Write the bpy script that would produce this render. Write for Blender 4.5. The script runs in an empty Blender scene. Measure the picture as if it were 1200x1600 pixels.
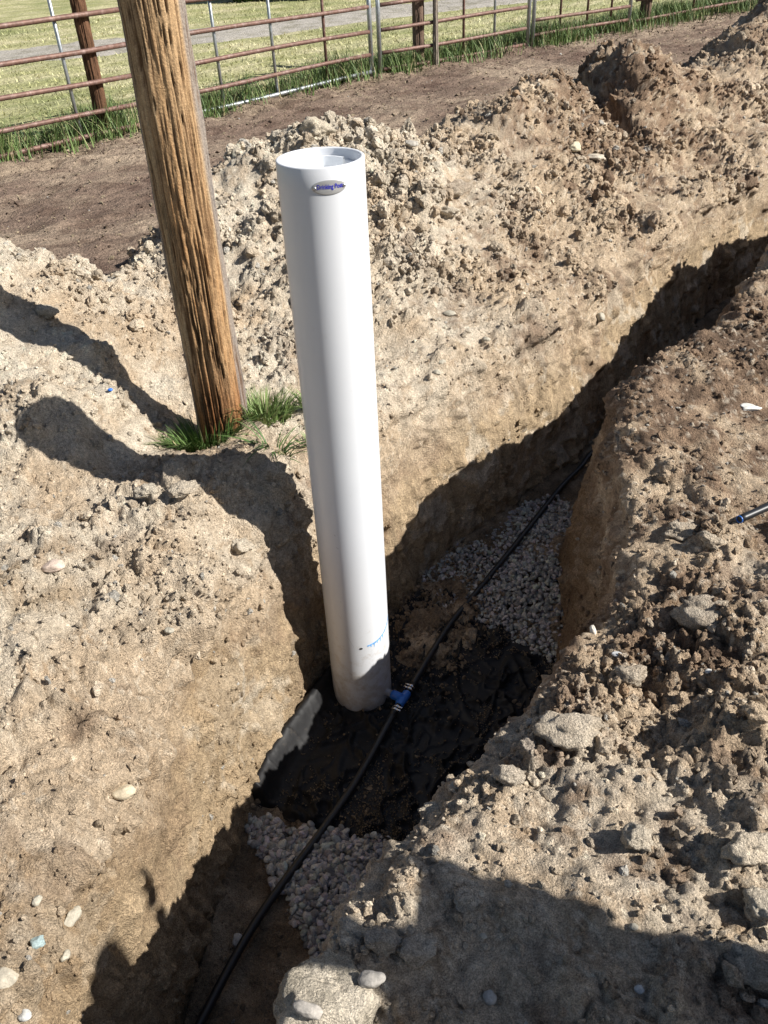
import bpy, math, random
import numpy as np
from mathutils import Vector

R = math.radians
SC = bpy.context.scene
COL = SC.collection
rng = np.random.default_rng(7)
random.seed(7)

# ------------------------------------------------------------ camera, sky, sun
FPX, PITCH, ROLL, CZ = 1300.0, R(36.0), R(3.1), 1.6
SUN_EL, SUN_AZ = R(39.0), R(16.0)          # sun stands to the right, a little behind the camera
SUN = np.array([math.cos(SUN_AZ)*math.cos(SUN_EL), -math.sin(SUN_AZ)*math.cos(SUN_EL), math.sin(SUN_EL)])

fwd = np.array([0, math.cos(PITCH), -math.sin(PITCH)])
_r0 = np.array([1.0, 0, 0]); _d0 = np.array([0, -math.sin(PITCH), -math.cos(PITCH)])
RT = math.cos(ROLL)*_r0 + math.sin(ROLL)*_d0
DN = math.cos(ROLL)*_d0 - math.sin(ROLL)*_r0

cam = bpy.data.cameras.new('camera')
cam.sensor_fit = 'VERTICAL'; cam.sensor_height = 36.0; cam.lens = 36.0*FPX/1600.0
cam.clip_start = 0.05; cam.clip_end = 600
co = bpy.data.objects.new('camera', cam); COL.objects.link(co)
from mathutils import Matrix
m = Matrix(((RT[0], -DN[0], -fwd[0], 0), (RT[1], -DN[1], -fwd[1], 0), (RT[2], -DN[2], -fwd[2], CZ), (0, 0, 0, 1)))
co.matrix_world = m
SC.camera = co

w = bpy.data.worlds.new('World'); SC.world = w; w.use_nodes = True
nt = w.node_tree; bg = nt.nodes['Background']
sky = nt.nodes.new('ShaderNodeTexSky'); sky.sky_type = 'NISHITA'; sky.sun_disc = False
sky.sun_elevation = SUN_EL; sky.sun_rotation = math.atan2(SUN[0], SUN[1])
nt.links.new(sky.outputs[0], bg.inputs[0]); bg.inputs[1].default_value = 0.05
sl = bpy.data.lights.new('sun', 'SUN'); sl.energy = 5.0; sl.angle = R(0.55); sl.color = (1.0, 0.96, 0.89)
so = bpy.data.objects.new('sun', sl); COL.objects.link(so)
so.rotation_euler = Vector((-SUN[0], -SUN[1], -SUN[2])).to_track_quat('-Z', 'Y').to_euler()
SC.view_settings.view_transform = 'Standard'; SC.view_settings.look = 'None'
SC.view_settings.gamma = 1; SC.view_settings.use_curve_mapping = False
SC.view_settings.exposure = 0.76
SC.cycles.max_bounces = 6


def at(u, v, h):
    """point of the place at height h seen at a spot of the photograph (used to measure the layout)"""
    d = fwd + RT*(u-600)/FPX + DN*(v-800)/FPX
    t = (h-CZ)/d[2]
    return np.array([0, 0, CZ]) + d*t

# ------------------------------------------------------------ noise in numpy
_perm = np.random.default_rng(3).permutation(256); PERM = np.concatenate([_perm]*4).astype(np.int32)
GR = np.random.default_rng(4).normal(size=(256, 3)); GR /= np.linalg.norm(GR, axis=1)[:, None]; GR = GR.astype(np.float32)

def perlin(p):
    p = p.astype(np.float32); i = np.floor(p).astype(np.int32); f = p-i; i &= 255
    u = f*f*f*(f*(f*6-15)+10)
    def g(a, b, c):
        h = PERM[PERM[PERM[i[:, 0]+a]+i[:, 1]+b]+i[:, 2]+c]
        q = GR[h]
        return q[:, 0]*(f[:, 0]-a)+q[:, 1]*(f[:, 1]-b)+q[:, 2]*(f[:, 2]-c)
    def l(a, b, t): return a+(b-a)*t
    x0 = l(l(g(0,0,0), g(1,0,0), u[:,0]), l(g(0,1,0), g(1,1,0), u[:,0]), u[:,1])
    x1 = l(l(g(0,0,1), g(1,0,1), u[:,0]), l(g(0,1,1), g(1,1,1), u[:,0]), u[:,1])
    return l(x0, x1, u[:, 2])*1.5

def fbm(p, sc, octv=4, gain=.5, off=0.0):
    s = 0; a = 1
    q = p*sc+off
    for _ in range(octv):
        s = s+a*perlin(q); q = q*2.03+17.3; a *= gain
    return s

def lumps(p, size, seed, dens=.6, power=1.5):
    """rounded clods welded into the ground: highest of the bumps whose centres lie in the cells around"""
    q = p/size; i = np.floor(q).astype(np.int64); f = (q-i).astype(np.float32)
    best = np.zeros(len(p), np.float32)
    for a in (-1, 0, 1):
        for b in (-1, 0, 1):
            for c in (-1, 0, 1):
                h = ((i[:,0]+a)*73856093) ^ ((i[:,1]+b)*19349663) ^ ((i[:,2]+c)*83492791) ^ (seed*2654435)
                h = (h ^ (h >> 13))*1274126177 & 0x7fffffff
                h = (h ^ (h >> 15))
                r1 = (h & 1023)/1023.0; r2 = ((h >> 10) & 1023)/1023.0; r3 = ((h >> 20) & 1023)/1023.0
                h2 = (h*69069+12345) & 0x7fffffff
                r4 = ((h2 >> 8) & 1023)/1023.0; r5 = ((h2 >> 18) & 1023)/1023.0
                dx = f[:,0]-a-r1; dy = f[:,1]-b-r2; dz = f[:,2]-c-r3
                rad = .25+.65*r4**power
                v = 1-(dx*dx+dy*dy+dz*dz)/(rad*rad)
                v = np.where(r5 < dens, np.sqrt(np.maximum(v, 0))*rad, 0)
                best = np.maximum(best, v)
    return best*size

def chunks(p, size, seed):
    """broken earth: every cell of a random mosaic is a tilted, raised or sunken block; returns height and distance to the nearest joint"""
    q = p/size; i = np.floor(q).astype(np.int64); f = (q-i).astype(np.float32)
    n = len(p); f1 = np.full(n, 9., np.float32); f2 = f1.copy(); val = np.zeros(n, np.float32)
    for a in (-1, 0, 1):
        for b in (-1, 0, 1):
            for c in (-1, 0, 1):
                h = ((i[:,0]+a)*73856093) ^ ((i[:,1]+b)*19349663) ^ ((i[:,2]+c)*83492791) ^ (seed*2654435)
                h = (h ^ (h >> 13))*1274126177 & 0x7fffffff
                h = (h ^ (h >> 15)); h2 = (h*69069+12345) & 0x7fffffff
                dx = f[:,0]-a-(h & 1023)/1023.0; dy = f[:,1]-b-((h >> 10) & 1023)/1023.0; dz = f[:,2]-c-((h >> 20) & 1023)/1023.0
                d = np.sqrt(dx*dx+dy*dy+dz*dz)
                v = ((h2 >> 4) & 1023)/1023.0+(((h2 >> 10) & 255)/127.5-1)*dx*1.1+(((h2 >> 18) & 255)/127.5-1)*dy*1.1
                m = d < f1
                f2 = np.where(m, f1, np.minimum(f2, d)); val = np.where(m, v, val); f1 = np.where(m, d, f1)
    e = f2-f1
    return (val*np.clip(e/.22, 0, 1)**.6)*size, e

def smooth(a, b, x):
    t = np.clip((x-a)/(b-a), 0, 1); return t*t*(3-2*t)

# ------------------------------------------------------------ mesh helpers
def tag(o, label=None, cat=None, group=None, kind=None):
    if label: o['label'] = label
    if cat: o['category'] = cat
    if group: o['group'] = group
    if kind: o['kind'] = kind
    return o

def mesh(name, V, F, mat=None, col=None, parent=None, smooth_=True, loc=None):
    V = np.asarray(V, np.float32); F = np.asarray(F, np.int32)
    me = bpy.data.meshes.new(name)
    n = F.shape[1]
    me.vertices.add(len(V)); me.vertices.foreach_set('co', V.ravel())
    me.loops.add(F.size); me.loops.foreach_set('vertex_index', F.ravel())
    me.polygons.add(len(F)); me.polygons.foreach_set('loop_start', np.arange(0, F.size, n, dtype=np.int32))
    me.update(calc_edges=True)
    me.polygons.foreach_set('use_smooth', np.full(len(F), smooth_, bool))
    if col is not None:
        a = me.color_attributes.new('Col', 'FLOAT_COLOR', 'POINT')
        c = np.ones((len(V), 4), np.float32); c[:, :3] = col
        a.data.foreach_set('color', c.ravel())
    if mat: me.materials.append(mat)
    o = bpy.data.objects.new(name, me); COL.objects.link(o)
    if parent: o.parent = parent
    if loc is not None: o.location = loc
    return o

def empty(name, loc=(0, 0, 0)):
    o = bpy.data.objects.new(name, None); o.location = loc; COL.objects.link(o); o.empty_display_size = .1
    return o

def grid_faces(nr, nc, wrap=False):
    i = np.arange(nr-1)[:, None]; j = np.arange(nc if wrap else nc-1)[None, :]
    j2 = (j+1) % nc
    a = i*nc+j; b = i*nc+j2; c = (i+1)*nc+j2; d = (i+1)*nc+j
    return np.stack([a, b, c, d], -1).reshape(-1, 4)

def frames(P):
    P = np.asarray(P, float); T = np.gradient(P, axis=0); T /= np.linalg.norm(T, axis=1)[:, None]
    ref = np.array([0, 0, 1.0]) if abs(T[0][2]) < .9 else np.array([1.0, 0, 0])
    X = []; x = np.cross(ref, T[0]); x /= np.linalg.norm(x)
    for t in T:
        x = x-t*(x@t); x /= np.linalg.norm(x); X.append(x)
    X = np.array(X); return T, X, np.cross(T, X)

def tube_data(P, r, seg=10, caps=True):
    P = np.asarray(P, float); r = np.broadcast_to(np.asarray(r, float), (len(P),))
    if caps:
        P = np.concatenate([P[:1], P, P[-1:]]); r = np.concatenate([[1e-5], r, [1e-5]])
        Pn = P.copy(); d0 = P[2]-P[1]; d1 = P[-2]-P[-3]
        Pn[0] -= d0/np.linalg.norm(d0)*1e-4; Pn[-1] += d1/np.linalg.norm(d1)*1e-4; P = Pn
    T, X, Y = frames(P); a = np.linspace(0, 2*math.pi, seg, endpoint=False)
    V = P[:, None]+r[:, None, None]*(np.cos(a)[None, :, None]*X[:, None]+np.sin(a)[None, :, None]*Y[:, None])
    return V.reshape(-1, 3), grid_faces(len(P), seg, True)

def tube(name, P, r, mat, parent=None, seg=12, caps=True):
    V, F = tube_data(P, r, seg, caps)
    return mesh(name, V, F, mat, parent=parent)

def catmull(P, n):
    P = np.asarray(P, float); k = len(P); u = np.linspace(0, k-1, n) if np.isscalar(n) else np.asarray(n)
    i = np.clip(np.floor(u).astype(int), 0, k-2); t = (u-i)[:, None]
    Q = np.concatenate([[2*P[0]-P[1]], P, [2*P[-1]-P[-2]]])
    a, b, c, d = Q[i], Q[i+1], Q[i+2], Q[i+3]
    return .5*((2*b)+(-a+c)*t+(2*a-5*b+4*c-d)*t*t+(-a+3*b-3*c+d)*t**3)

_ico = {}
def ico(sub):
    if sub in _ico: return _ico[sub]
    t = (1+5**.5)/2
    V = [(-1,t,0),(1,t,0),(-1,-t,0),(1,-t,0),(0,-1,t),(0,1,t),(0,-1,-t),(0,1,-t),(t,0,-1),(t,0,1),(-t,0,-1),(-t,0,1)]
    F = [(0,11,5),(0,5,1),(0,1,7),(0,7,10),(0,10,11),(1,5,9),(5,11,4),(11,10,2),(10,7,6),(7,1,8),(3,9,4),(3,4,2),(3,2,6),(3,6,8),(3,8,9),(4,9,5),(2,4,11),(6,2,10),(8,6,7),(9,8,1)]
    V = [np.array(v)/np.linalg.norm(v) for v in V]
    for _ in range(sub-1):
        c = {}; G = []
        def mid(a, b):
            k = (min(a, b), max(a, b))
            if k not in c:
                v = V[a]+V[b]; V.append(v/np.linalg.norm(v)); c[k] = len(V)-1
            return c[k]
        for a, b, d in F:
            x, y, z = mid(a, b), mid(b, d), mid(d, a)
            G += [(a, x, z), (b, y, x), (d, z, y), (x, y, z)]
        F = G
    _ico[sub] = (np.array(V), np.array(F)); return _ico[sub]

def rock_shape(seed, sub, cuts=9, rough=.12, lump=.0, lo=.62):
    """a lump of earth or stone: a ball cut by random planes, then roughened"""
    r = np.random.default_rng(seed); V, F = ico(sub); V = V.copy()
    n = r.normal(size=(cuts, 3)); n /= np.linalg.norm(n, axis=1)[:, None]; d = r.uniform(lo, .95, cuts)
    k = np.ones(len(V))
    for q, dd in zip(n, d):
        s = V@q; k = np.minimum(k, np.where(s > dd, dd/np.maximum(s, 1e-6), 1))
    V = V*k[:, None]
    N = V/np.linalg.norm(V, axis=1)[:, None]
    off = r.uniform(0, 50, 3)
    V = V+N*(fbm(V+off, 2.1, 5, .62)*rough)[:, None]
    if lump: V = V+N*(lumps(V+off, .45, seed, .9)*lump)[:, None]
    return V, F

def pebble_shape(seed, sub):
    r = np.random.default_rng(seed); V, F = ico(sub); N = V
    V = V*np.sign(1)*(1+.0*V); V = V+N*(fbm(V+r.uniform(0, 50, 3), .9, 2)*.22)[:, None]
    return V, F

def rot(ax, an):
    """random rotation matrices, arrays in and out"""
    q = ax/np.linalg.norm(ax, axis=1)[:, None]; c = np.cos(an)[:, None, None]; s = np.sin(an)[:, None, None]
    K = np.zeros((len(an), 3, 3)); K[:,0,1] = -q[:,2]; K[:,0,2] = q[:,1]; K[:,1,0] = q[:,2]; K[:,1,2] = -q[:,0]; K[:,2,0] = -q[:,1]; K[:,2,1] = q[:,0]
    return np.eye(3)+s*K+(1-c)*(K@K)

def scatter_mesh(protos, P, S, Rm, C, which):
    """many small pieces joined into one mesh; P centres, S scales (n,3), Rm rotations, C colours"""
    VV, FF, CC = [], [], []; base = 0
    for k, (V, F) in enumerate(protos):
        idx = np.where(which == k)[0]
        if not len(idx): continue
        W = np.einsum('nij,nvj->nvi', Rm[idx], V[None]*S[idx][:, None])+P[idx][:, None]
        VV.append(W.reshape(-1, 3)); nv = len(V)
        FF.append((F[None]+base+(np.arange(len(idx))*nv)[:, None, None]).reshape(-1, 3)); base += nv*len(idx)
        CC.append(np.repeat(C[idx], nv, axis=0))
    return np.concatenate(VV), np.concatenate(FF), np.concatenate(CC)

# ------------------------------------------------------------ materials
def newmat(name):
    m = bpy.data.materials.new(name); m.use_nodes = True
    t = m.node_tree; b = t.nodes['Principled BSDF']
    return m, t, b

def N(t, typ, **kw):
    n = t.nodes.new(typ)
    for k, v in kw.items():
        if k in ('operation', 'blend_type', 'data_type', 'attribute_name', 'feature', 'musgrave_type'): setattr(n, k, v)
        else: n.inputs[k].default_value = v
    return n

def soil_mat(name, fine=1.0, rough=.95, attr='Col', bump=.0055, contrast=1.15):
    """colour from the object's own colour layer, broken up by grain; relief from two grain sizes"""
    m, t, b = newmat(name); L = t.links.new
    at_ = N(t, 'ShaderNodeAttribute', attribute_name=attr); tc = N(t, 'ShaderNodeTexCoord')
    n1 = N(t, 'ShaderNodeTexNoise', Scale=95*fine, Detail=8, Roughness=.72); n2 = N(t, 'ShaderNodeTexNoise', Scale=330*fine, Detail=3, Roughness=.7)
    n3 = N(t, 'ShaderNodeTexVoronoi', Scale=170*fine)
    for n in (n1, n2, n3): L(tc.outputs['Object'], n.inputs['Vector'])
    r1 = t.nodes.new('ShaderNodeMapRange'); r1.inputs[1].default_value = .3; r1.inputs[2].default_value = .7; r1.inputs[3].default_value = 1-.36*contrast; r1.inputs[4].default_value = 1+.30*contrast
    L(n1.outputs['Fac'], r1.inputs[0])
    r2 = t.nodes.new('ShaderNodeMapRange'); r2.inputs[1].default_value = .32; r2.inputs[2].default_value = .68; r2.inputs[3].default_value = 1-.42*contrast; r2.inputs[4].default_value = 1+.34*contrast
    L(n2.outputs['Fac'], r2.inputs[0])
    mu = N(t, 'ShaderNodeMath', operation='MULTIPLY'); L(r1.outputs[0], mu.inputs[0]); L(r2.outputs[0], mu.inputs[1])
    vm = N(t, 'ShaderNodeVectorMath', operation='SCALE'); L(at_.outputs['Color'], vm.inputs[0]); L(mu.outputs[0], vm.inputs['Scale'])
    L(vm.outputs[0], b.inputs['Base Color']); b.inputs['Roughness'].default_value = rough
    b.inputs['Specular IOR Level'].default_value = .15
    ad = N(t, 'ShaderNodeMath', operation='ADD'); m2 = N(t, 'ShaderNodeMath', operation='MULTIPLY'); m2.inputs[1].default_value = .45
    L(n2.outputs['Fac'], m2.inputs[0]); L(n1.outputs['Fac'], ad.inputs[0]); L(m2.outputs[0], ad.inputs[1])
    a2 = N(t, 'ShaderNodeMath', operation='SUBTRACT'); m3 = N(t, 'ShaderNodeMath', operation='MULTIPLY'); m3.inputs[1].default_value = .35
    L(n3.outputs['Distance'], m3.inputs[0]); L(ad.outputs[0], a2.inputs[0]); L(m3.outputs[0], a2.inputs[1])
    bp = N(t, 'ShaderNodeBump'); bp.inputs['Strength'].default_value = .9; bp.inputs['Distance'].default_value = bump*3
    L(a2.outputs[0], bp.inputs['Height']); L(bp.outputs[0], b.inputs['Normal'])
    return m

def plain_mat(name, col, rough=.5, metal=0.0, var=.15, scale=20, bump=0.0, spec=.5, bscale=None, second=None, sec=(.5, .65)):
    m, t, b = newmat(name); L = t.links.new
    tc = N(t, 'ShaderNodeTexCoord'); n = N(t, 'ShaderNodeTexNoise', Scale=scale, Detail=5, Roughness=.6); L(tc.outputs['Object'], n.inputs['Vector'])
    r = t.nodes.new('ShaderNodeMapRange'); r.inputs[1].default_value = .3; r.inputs[2].default_value = .7; r.inputs[3].default_value = 1-var; r.inputs[4].default_value = 1+var
    L(n.outputs['Fac'], r.inputs[0])
    vm = N(t, 'ShaderNodeVectorMath', operation='SCALE'); L(r.outputs[0], vm.inputs['Scale'])
    if second:
        n5 = N(t, 'ShaderNodeTexNoise', Scale=scale*.6, Detail=6, Roughness=.7); L(tc.outputs['Object'], n5.inputs['Vector'])
        r5 = t.nodes.new('ShaderNodeMapRange'); r5.inputs[1].default_value = sec[0]; r5.inputs[2].default_value = sec[1]; L(n5.outputs['Fac'], r5.inputs[0])
        mx = t.nodes.new('ShaderNodeMix'); mx.data_type = 'RGBA'; mx.inputs[6].default_value = (*col, 1); mx.inputs[7].default_value = (*second, 1)
        L(r5.outputs[0], mx.inputs[0]); L(mx.outputs[2], vm.inputs[0])
    else: vm.inputs[0].default_value = col
    L(vm.outputs[0], b.inputs['Base Color'])
    b.inputs['Roughness'].default_value = rough; b.inputs['Metallic'].default_value = metal; b.inputs['Specular IOR Level'].default_value = spec
    if bump:
        n2 = N(t, 'ShaderNodeTexNoise', Scale=bscale or scale*4, Detail=4); L(tc.outputs['Object'], n2.inputs['Vector'])
        bp = N(t, 'ShaderNodeBump'); bp.inputs['Strength'].default_value = .8; bp.inputs['Distance'].default_value = bump
        L(n2.outputs['Fac'], bp.inputs['Height']); L(bp.outputs[0], b.inputs['Normal'])
    return m

M_soil = soil_mat('soil')
M_path = soil_mat('packed_muck', fine=.35, bump=.006, contrast=1.25)
M_clod = soil_mat('clod_soil', fine=1.0)
M_gravel = soil_mat('gravel_stone', fine=.6, rough=.75, bump=.0006, contrast=.45)
M_lawn = soil_mat('mown_lawn', fine=.13, bump=.01, contrast=1.1)
M_grass = soil_mat('grass_blades', fine=.2, rough=.6, bump=.0002, contrast=.6)
M_grass.node_tree.nodes['Principled BSDF'].inputs['Specular IOR Level'].default_value = .35
M_wood = soil_mat('weathered_wood', fine=.8, rough=.9, bump=.0012, contrast=.7)
M_rust = plain_mat('rusty_steel', (.15, .082, .062), .6, .25, .3, 30, .0006, second=(.23, .155, .135))
M_galv = plain_mat('galvanised_steel', (.42, .45, .47), .42, .75, .15, 60, .0002, second=(.30, .31, .31))
M_pvc = plain_mat('white_pvc', (.655, .67, .70), .3, 0, .02, 6, .00015, .5, 40, second=(.49, .47, .44), sec=(.62, .95))
_b = M_pvc.node_tree; _l = _b.links.new; _p = _b.nodes['Principled BSDF']; _src = _p.inputs['Base Color'].links[0].from_socket
_tc = _b.nodes.new('ShaderNodeTexCoord'); _sx = _b.nodes.new('ShaderNodeSeparateXYZ'); _l(_tc.outputs['Object'], _sx.inputs[0])
_n3 = N(_b, 'ShaderNodeTexNoise', Scale=22, Detail=7, Roughness=.75); _l(_tc.outputs['Object'], _n3.inputs['Vector'])
_mr = _b.nodes.new('ShaderNodeMapRange'); _mr.inputs[1].default_value = .62; _mr.inputs[2].default_value = .0; _mr.inputs[3].default_value = -.12; _mr.inputs[4].default_value = .20; _l(_sx.outputs['Z'], _mr.inputs[0])
_ad = N(_b, 'ShaderNodeMath', operation='ADD'); _l(_n3.outputs['Fac'], _ad.inputs[0]); _l(_mr.outputs[0], _ad.inputs[1])
_m2 = _b.nodes.new('ShaderNodeMapRange'); _m2.inputs[1].default_value = .56; _m2.inputs[2].default_value = .76; _m2.inputs[3].default_value = 0; _m2.inputs[4].default_value = .55; _l(_ad.outputs[0], _m2.inputs[0])
_mx = _b.nodes.new('ShaderNodeMix'); _mx.data_type = 'RGBA'; _l(_src, _mx.inputs[6]); _mx.inputs[7].default_value = (.36, .29, .21, 1); _l(_m2.outputs[0], _mx.inputs[0]); _l(_mx.outputs[2], _p.inputs['Base Color'])
M_pvcin = plain_mat('white_basin_plastic', (.78, .80, .82), .3, 0, .03, 8)
M_poly = plain_mat('black_poly_pipe', (.012, .013, .015), .42, 0, .2, 40, .0002, .5, 90, second=(.035, .032, .03), sec=(.55, .8))
M_fabric = plain_mat('black_geotextile', (.011, .011, .012), .55, 0, .3, 60, .0005, .26, 900, second=(.05, .042, .034), sec=(.56, .80))
M_blue = plain_mat('blue_fitting', (.02, .13, .48), .4, 0, .1, 50)
M_greypvc = plain_mat('grey_nipple', (.26, .26, .28), .45, 0, .1, 50)
M_steel = plain_mat('stainless_clamp', (.62, .62, .64), .25, 1, .1, 80)
M_plate = plain_mat('silver_plate', (.50, .50, .50), .45, .5, .06, 60)
M_ink = plain_mat('blue_ink', (.03, .03, .40), .5, 0, .05, 60)
M_faint = plain_mat('faint_grey_ink', (.25, .25, .30), .5, 0, .05, 60)
M_rivet = plain_mat('rivet_metal', (.55, .56, .58), .3, .9, .1, 60)
M_stain = plain_mat('blue_primer', (.10, .38, .80), .5, 0, .25, 90)
M_dark = plain_mat('dark_hole', (.008, .008, .008), .9, 0, .1, 60)
M_bluescrap = plain_mat('blue_plastic', (.03, .16, .65), .4, 0, .1, 60)
M_leaf = soil_mat('leaves', fine=.2, rough=.6, bump=.0002, contrast=.5)
M_bark = plain_mat('bark', (.09, .07, .05), .9, 0, .3, 12, .01)

# ------------------------------------------------------------ lie of the land
CT = np.array([
 (-.29,2.33,-.05),(-.45,2.0,.0),(-.54,2.29,.12),(-.74,2.82,-.06),(-.70,2.68,-.04),(-.59,2.78,-.02),
 (-.85,2.86,.03),(-.96,2.89,.12),(-1.09,2.92,.24),(-1.26,2.97,.36),(-1.4,3.01,.44),(-1.56,3.5,.56),(-1.22,3.95,.2),(-1.0,3.5,.22),(-.8,3.2,.10),
 (-1.9,3.4,.62),(-2.4,3.3,.5),(-2.1,4.3,-.12),(-1.4,4.55,-.1),(-2.5,2.5,.35),(-1.8,2.6,.38),(-.42,2.55,.05),(-.65,2.21,.14),(-.82,2.26,.12),(-1.0,2.31,.14),(-1.1,2.34,.18),(-.38,2.36,.11),(-.78,2.47,.11),(-.91,2.51,.15),(-.98,2.53,.22),(-1.07,2.56,.29),(-1.17,2.60,.30),(-.50,2.16,.04),
 (-.6,1.65,.0),(-.62,1.3,.0),(-.65,1.0,0),(-.7,.7,0),(-.9,1.8,.12),(-.9,1.2,.08),(-.95,.7,.05),(-1.4,1.5,.2),(-1.4,.8,.1),(-2.5,1,.15),(-1,0,.02),(-1,-.6,0),(-3,-.5,0),(-3.3,2.5,.2),(-3.4,3.8,.0),
 (-.1,2.68,-.02),(.15,2.95,0),(.5,3.27,0),(.95,3.78,.02),(1.47,4.4,.03),(2.59,5.5,.05),(4.4,7.2,.05),(7.5,10,.05),(11,13.2,.05),
 (-.4,3.3,.08),(-.1,3.4,.10),(.3,3.9,.16),(0,4.2,.36),(-.5,4.0,.34),(-.77,4.4,.5),(-.35,5.0,.62),(0,4.9,.58),(.25,4.75,.52),(.52,5.1,.38),(.7,4.5,.22),(.85,5.9,.5),(1.1,5.3,.24),
 (1.4,6.75,.47),(1.7,5.8,.18),(1.9,7.4,.5),(2.45,7.8,.33),(2.3,6.6,.2),(2.8,8.4,.12),(3.25,8.1,.5),(3.8,8.5,.85),(3.5,7.5,.3),(5,9.5,.95),(6.5,11,.8),(9,13.5,.8),
 (1.62,6.35,.34),(1.75,7.1,.36),(2.1,7.25,.55),(2.0,6.75,.42),(1.25,6.35,.50),(-1.2,5.0,-.12),(-.9,5.9,-.12),(0,6.2,-.12),(.8,6.9,-.12),(1.5,7.9,-.12),(2.2,8.7,-.12),(3.3,9.6,-.12),(4.3,10.4,-.12),(-2.6,5,-.15),(-1.7,6.0,-.15),(1.6,9.3,-.15),(3.4,10.8,-.15),(5.5,13,-.15),(9,16.5,-.15),
 (-.2,.7,.02),(-.07,.92,.03),(.12,1.16,.0),(.3,1.38,-.0),(.49,1.55,0),(.74,1.9,.10),(.76,2.23,.13),(.82,2.53,.15),(1.24,2.99,.15),(1.6,3.5,.08),(1.97,4.08,.12),(2.98,5.05,.30),(3.45,5.45,.32),(3.05,4.55,.50),(2.72,4.42,.40),(3.3,4.6,.42),(2.4,4.1,.26),(4.8,6.75,.05),(8,9.7,.05),(12,13,.05),  # includes an unseen hummock off to the right, added to shade the far trench
 (1.3,2.5,.14),(1.3,2.0,.12),(1.9,3.1,.10),(2.7,3.7,.22),(1.0,1.9,0.10),(.75,1.45,.02),(.9,1.2,.10),(.5,1.1,.05),(.3,.8,.07),(.6,.7,.06),(1.0,.8,.14),(1.4,1.3,.30),(1.5,.75,.20),(1.62,.15,.12),(1.8,1.6,.25),
 (.1,.5,.05),(.5,.2,.05),(1,0,.05),(2,0,.1),(2.5,1,.15),(3,2,.1),(4,3,.08),(6,5,.1),(9,7,.1),(14,11,.1),(1.2,-.8,0),(0,0,.03),(0,-.7,0)])

def _tps(r2): return .5*r2*np.log(r2+1e-9)
_A = CT[:, :2]; _n = len(CT)
_K = _tps(((_A[:, None]-_A[None])**2).sum(-1))+np.eye(_n)*.0012
_P = np.c_[np.ones(_n), _A]; _M = np.zeros((_n+3, _n+3)); _M[:_n, :_n] = _K; _M[:_n, _n:] = _P; _M[_n:, :_n] = _P.T
_W = np.linalg.solve(_M, np.r_[CT[:, 2], 0, 0, 0])

def H(x, y):
    x = np.asarray(x, float); sh = x.shape; x = x.ravel(); y = np.asarray(y, float).ravel()
    z = _W[_n]+_W[_n+1]*x+_W[_n+2]*y
    for k in range(_n):
        z = z+_W[k]*_tps((x-_A[k, 0])**2+(y-_A[k, 1])**2)
    # separate heaps on the far ridge, with a steep gap between two of them
    g = lambda a, b, r: np.exp(-((x-a)**2+(y-b)**2)/(r*r))
    tt = np.clip((y-6.0)/1.5, 0, 1); gx = 1.80-.04*tt
    z = z-.20*np.exp(-((x-gx)/.12)**2)*np.exp(-((y-6.75)/.62)**2)+.13*g(2.06, 6.95, .30)+.07*g(1.98, 6.4, .22)+.09*g(1.25, 6.35, .28)+.06*g(.95, 5.75, .2)-.05*g(.95, 6.35, .15)-.07*g(.5, 5.2, .16)
    return np.clip(z, -.3, 1.3).reshape(sh)

rimL = [(-1.05,-.6),(-.92,.2),(-.77,.75),(-.70,1.05),(-.65,1.35),(-.60,1.65),(-.45,2.03),(-.30,2.33),(-.12,2.69),(.11,2.99),(.45,3.32),(.93,3.80),(1.43,4.45),(2.45,5.68),(4.4,7.2),(7.5,10),(11,13.2)]
flrL = [(-.8,-.6),(-.74,.2),(-.64,.78),(-.60,1.1),(-.55,1.45),(-.48,1.76),(-.34,2.10),(-.20,2.33),(-.03,2.60),(.2,2.88),(.55,3.20),(1.01,3.72),(1.53,4.33),(2.52,5.61),(4.45,7.13),(7.55,9.92),(11.05,13.1)]
flrR = [(-.5,-.6),(-.32,.2),(-.17,.75),(-.05,1.0),(.12,1.27),(.28,1.5),(.50,1.78),(.62,2.1),(.70,2.5),(.80,2.95),(.95,3.07),(1.32,3.43),(1.92,4.14),(2.87,5.16),(4.74,6.8),(7.85,9.62),(11.4,12.8)]
rimR = [(-.45,-.6),(-.30,.2),(-.20,.70),(-.08,.92),(.10,1.15),(.28,1.36),(.48,1.56),(.66,1.80),(.755,2.15),(.83,2.58),(1.02,2.91),(1.42,3.26),(1.97,4.10),(2.92,5.10),(4.79,6.74),(7.9,9.55),(11.5,12.7)]
outR = [(1.2,-.8),(1.6,-.5),(2.0,-.2),(2.2,.0),(2.4,.25),(2.6,.5),(2.8,.8),(3.0,1.1),(3.1,1.4),(3.3,1.7),(3.4,1.8),(4.0,2.2),(4.8,2.8),(6.0,3.8),(8.0,5.4),(10.5,8),(14,11)]
outL = [(-3,-.9),(-3.3,.2),(-3.4,1.2),(-3.4,1.7),(-3.4,2.2),(-3.4,2.8),(-3.3,3.5),(-3.0,4.2),(-2.6,4.9),(-2.2,5.5),(-1.7,6.0),(-.9,6.8),(0.1,7.8),(1.6,9.3),(3.4,10.8),(5.5,13),(9,16.5)]

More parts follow.
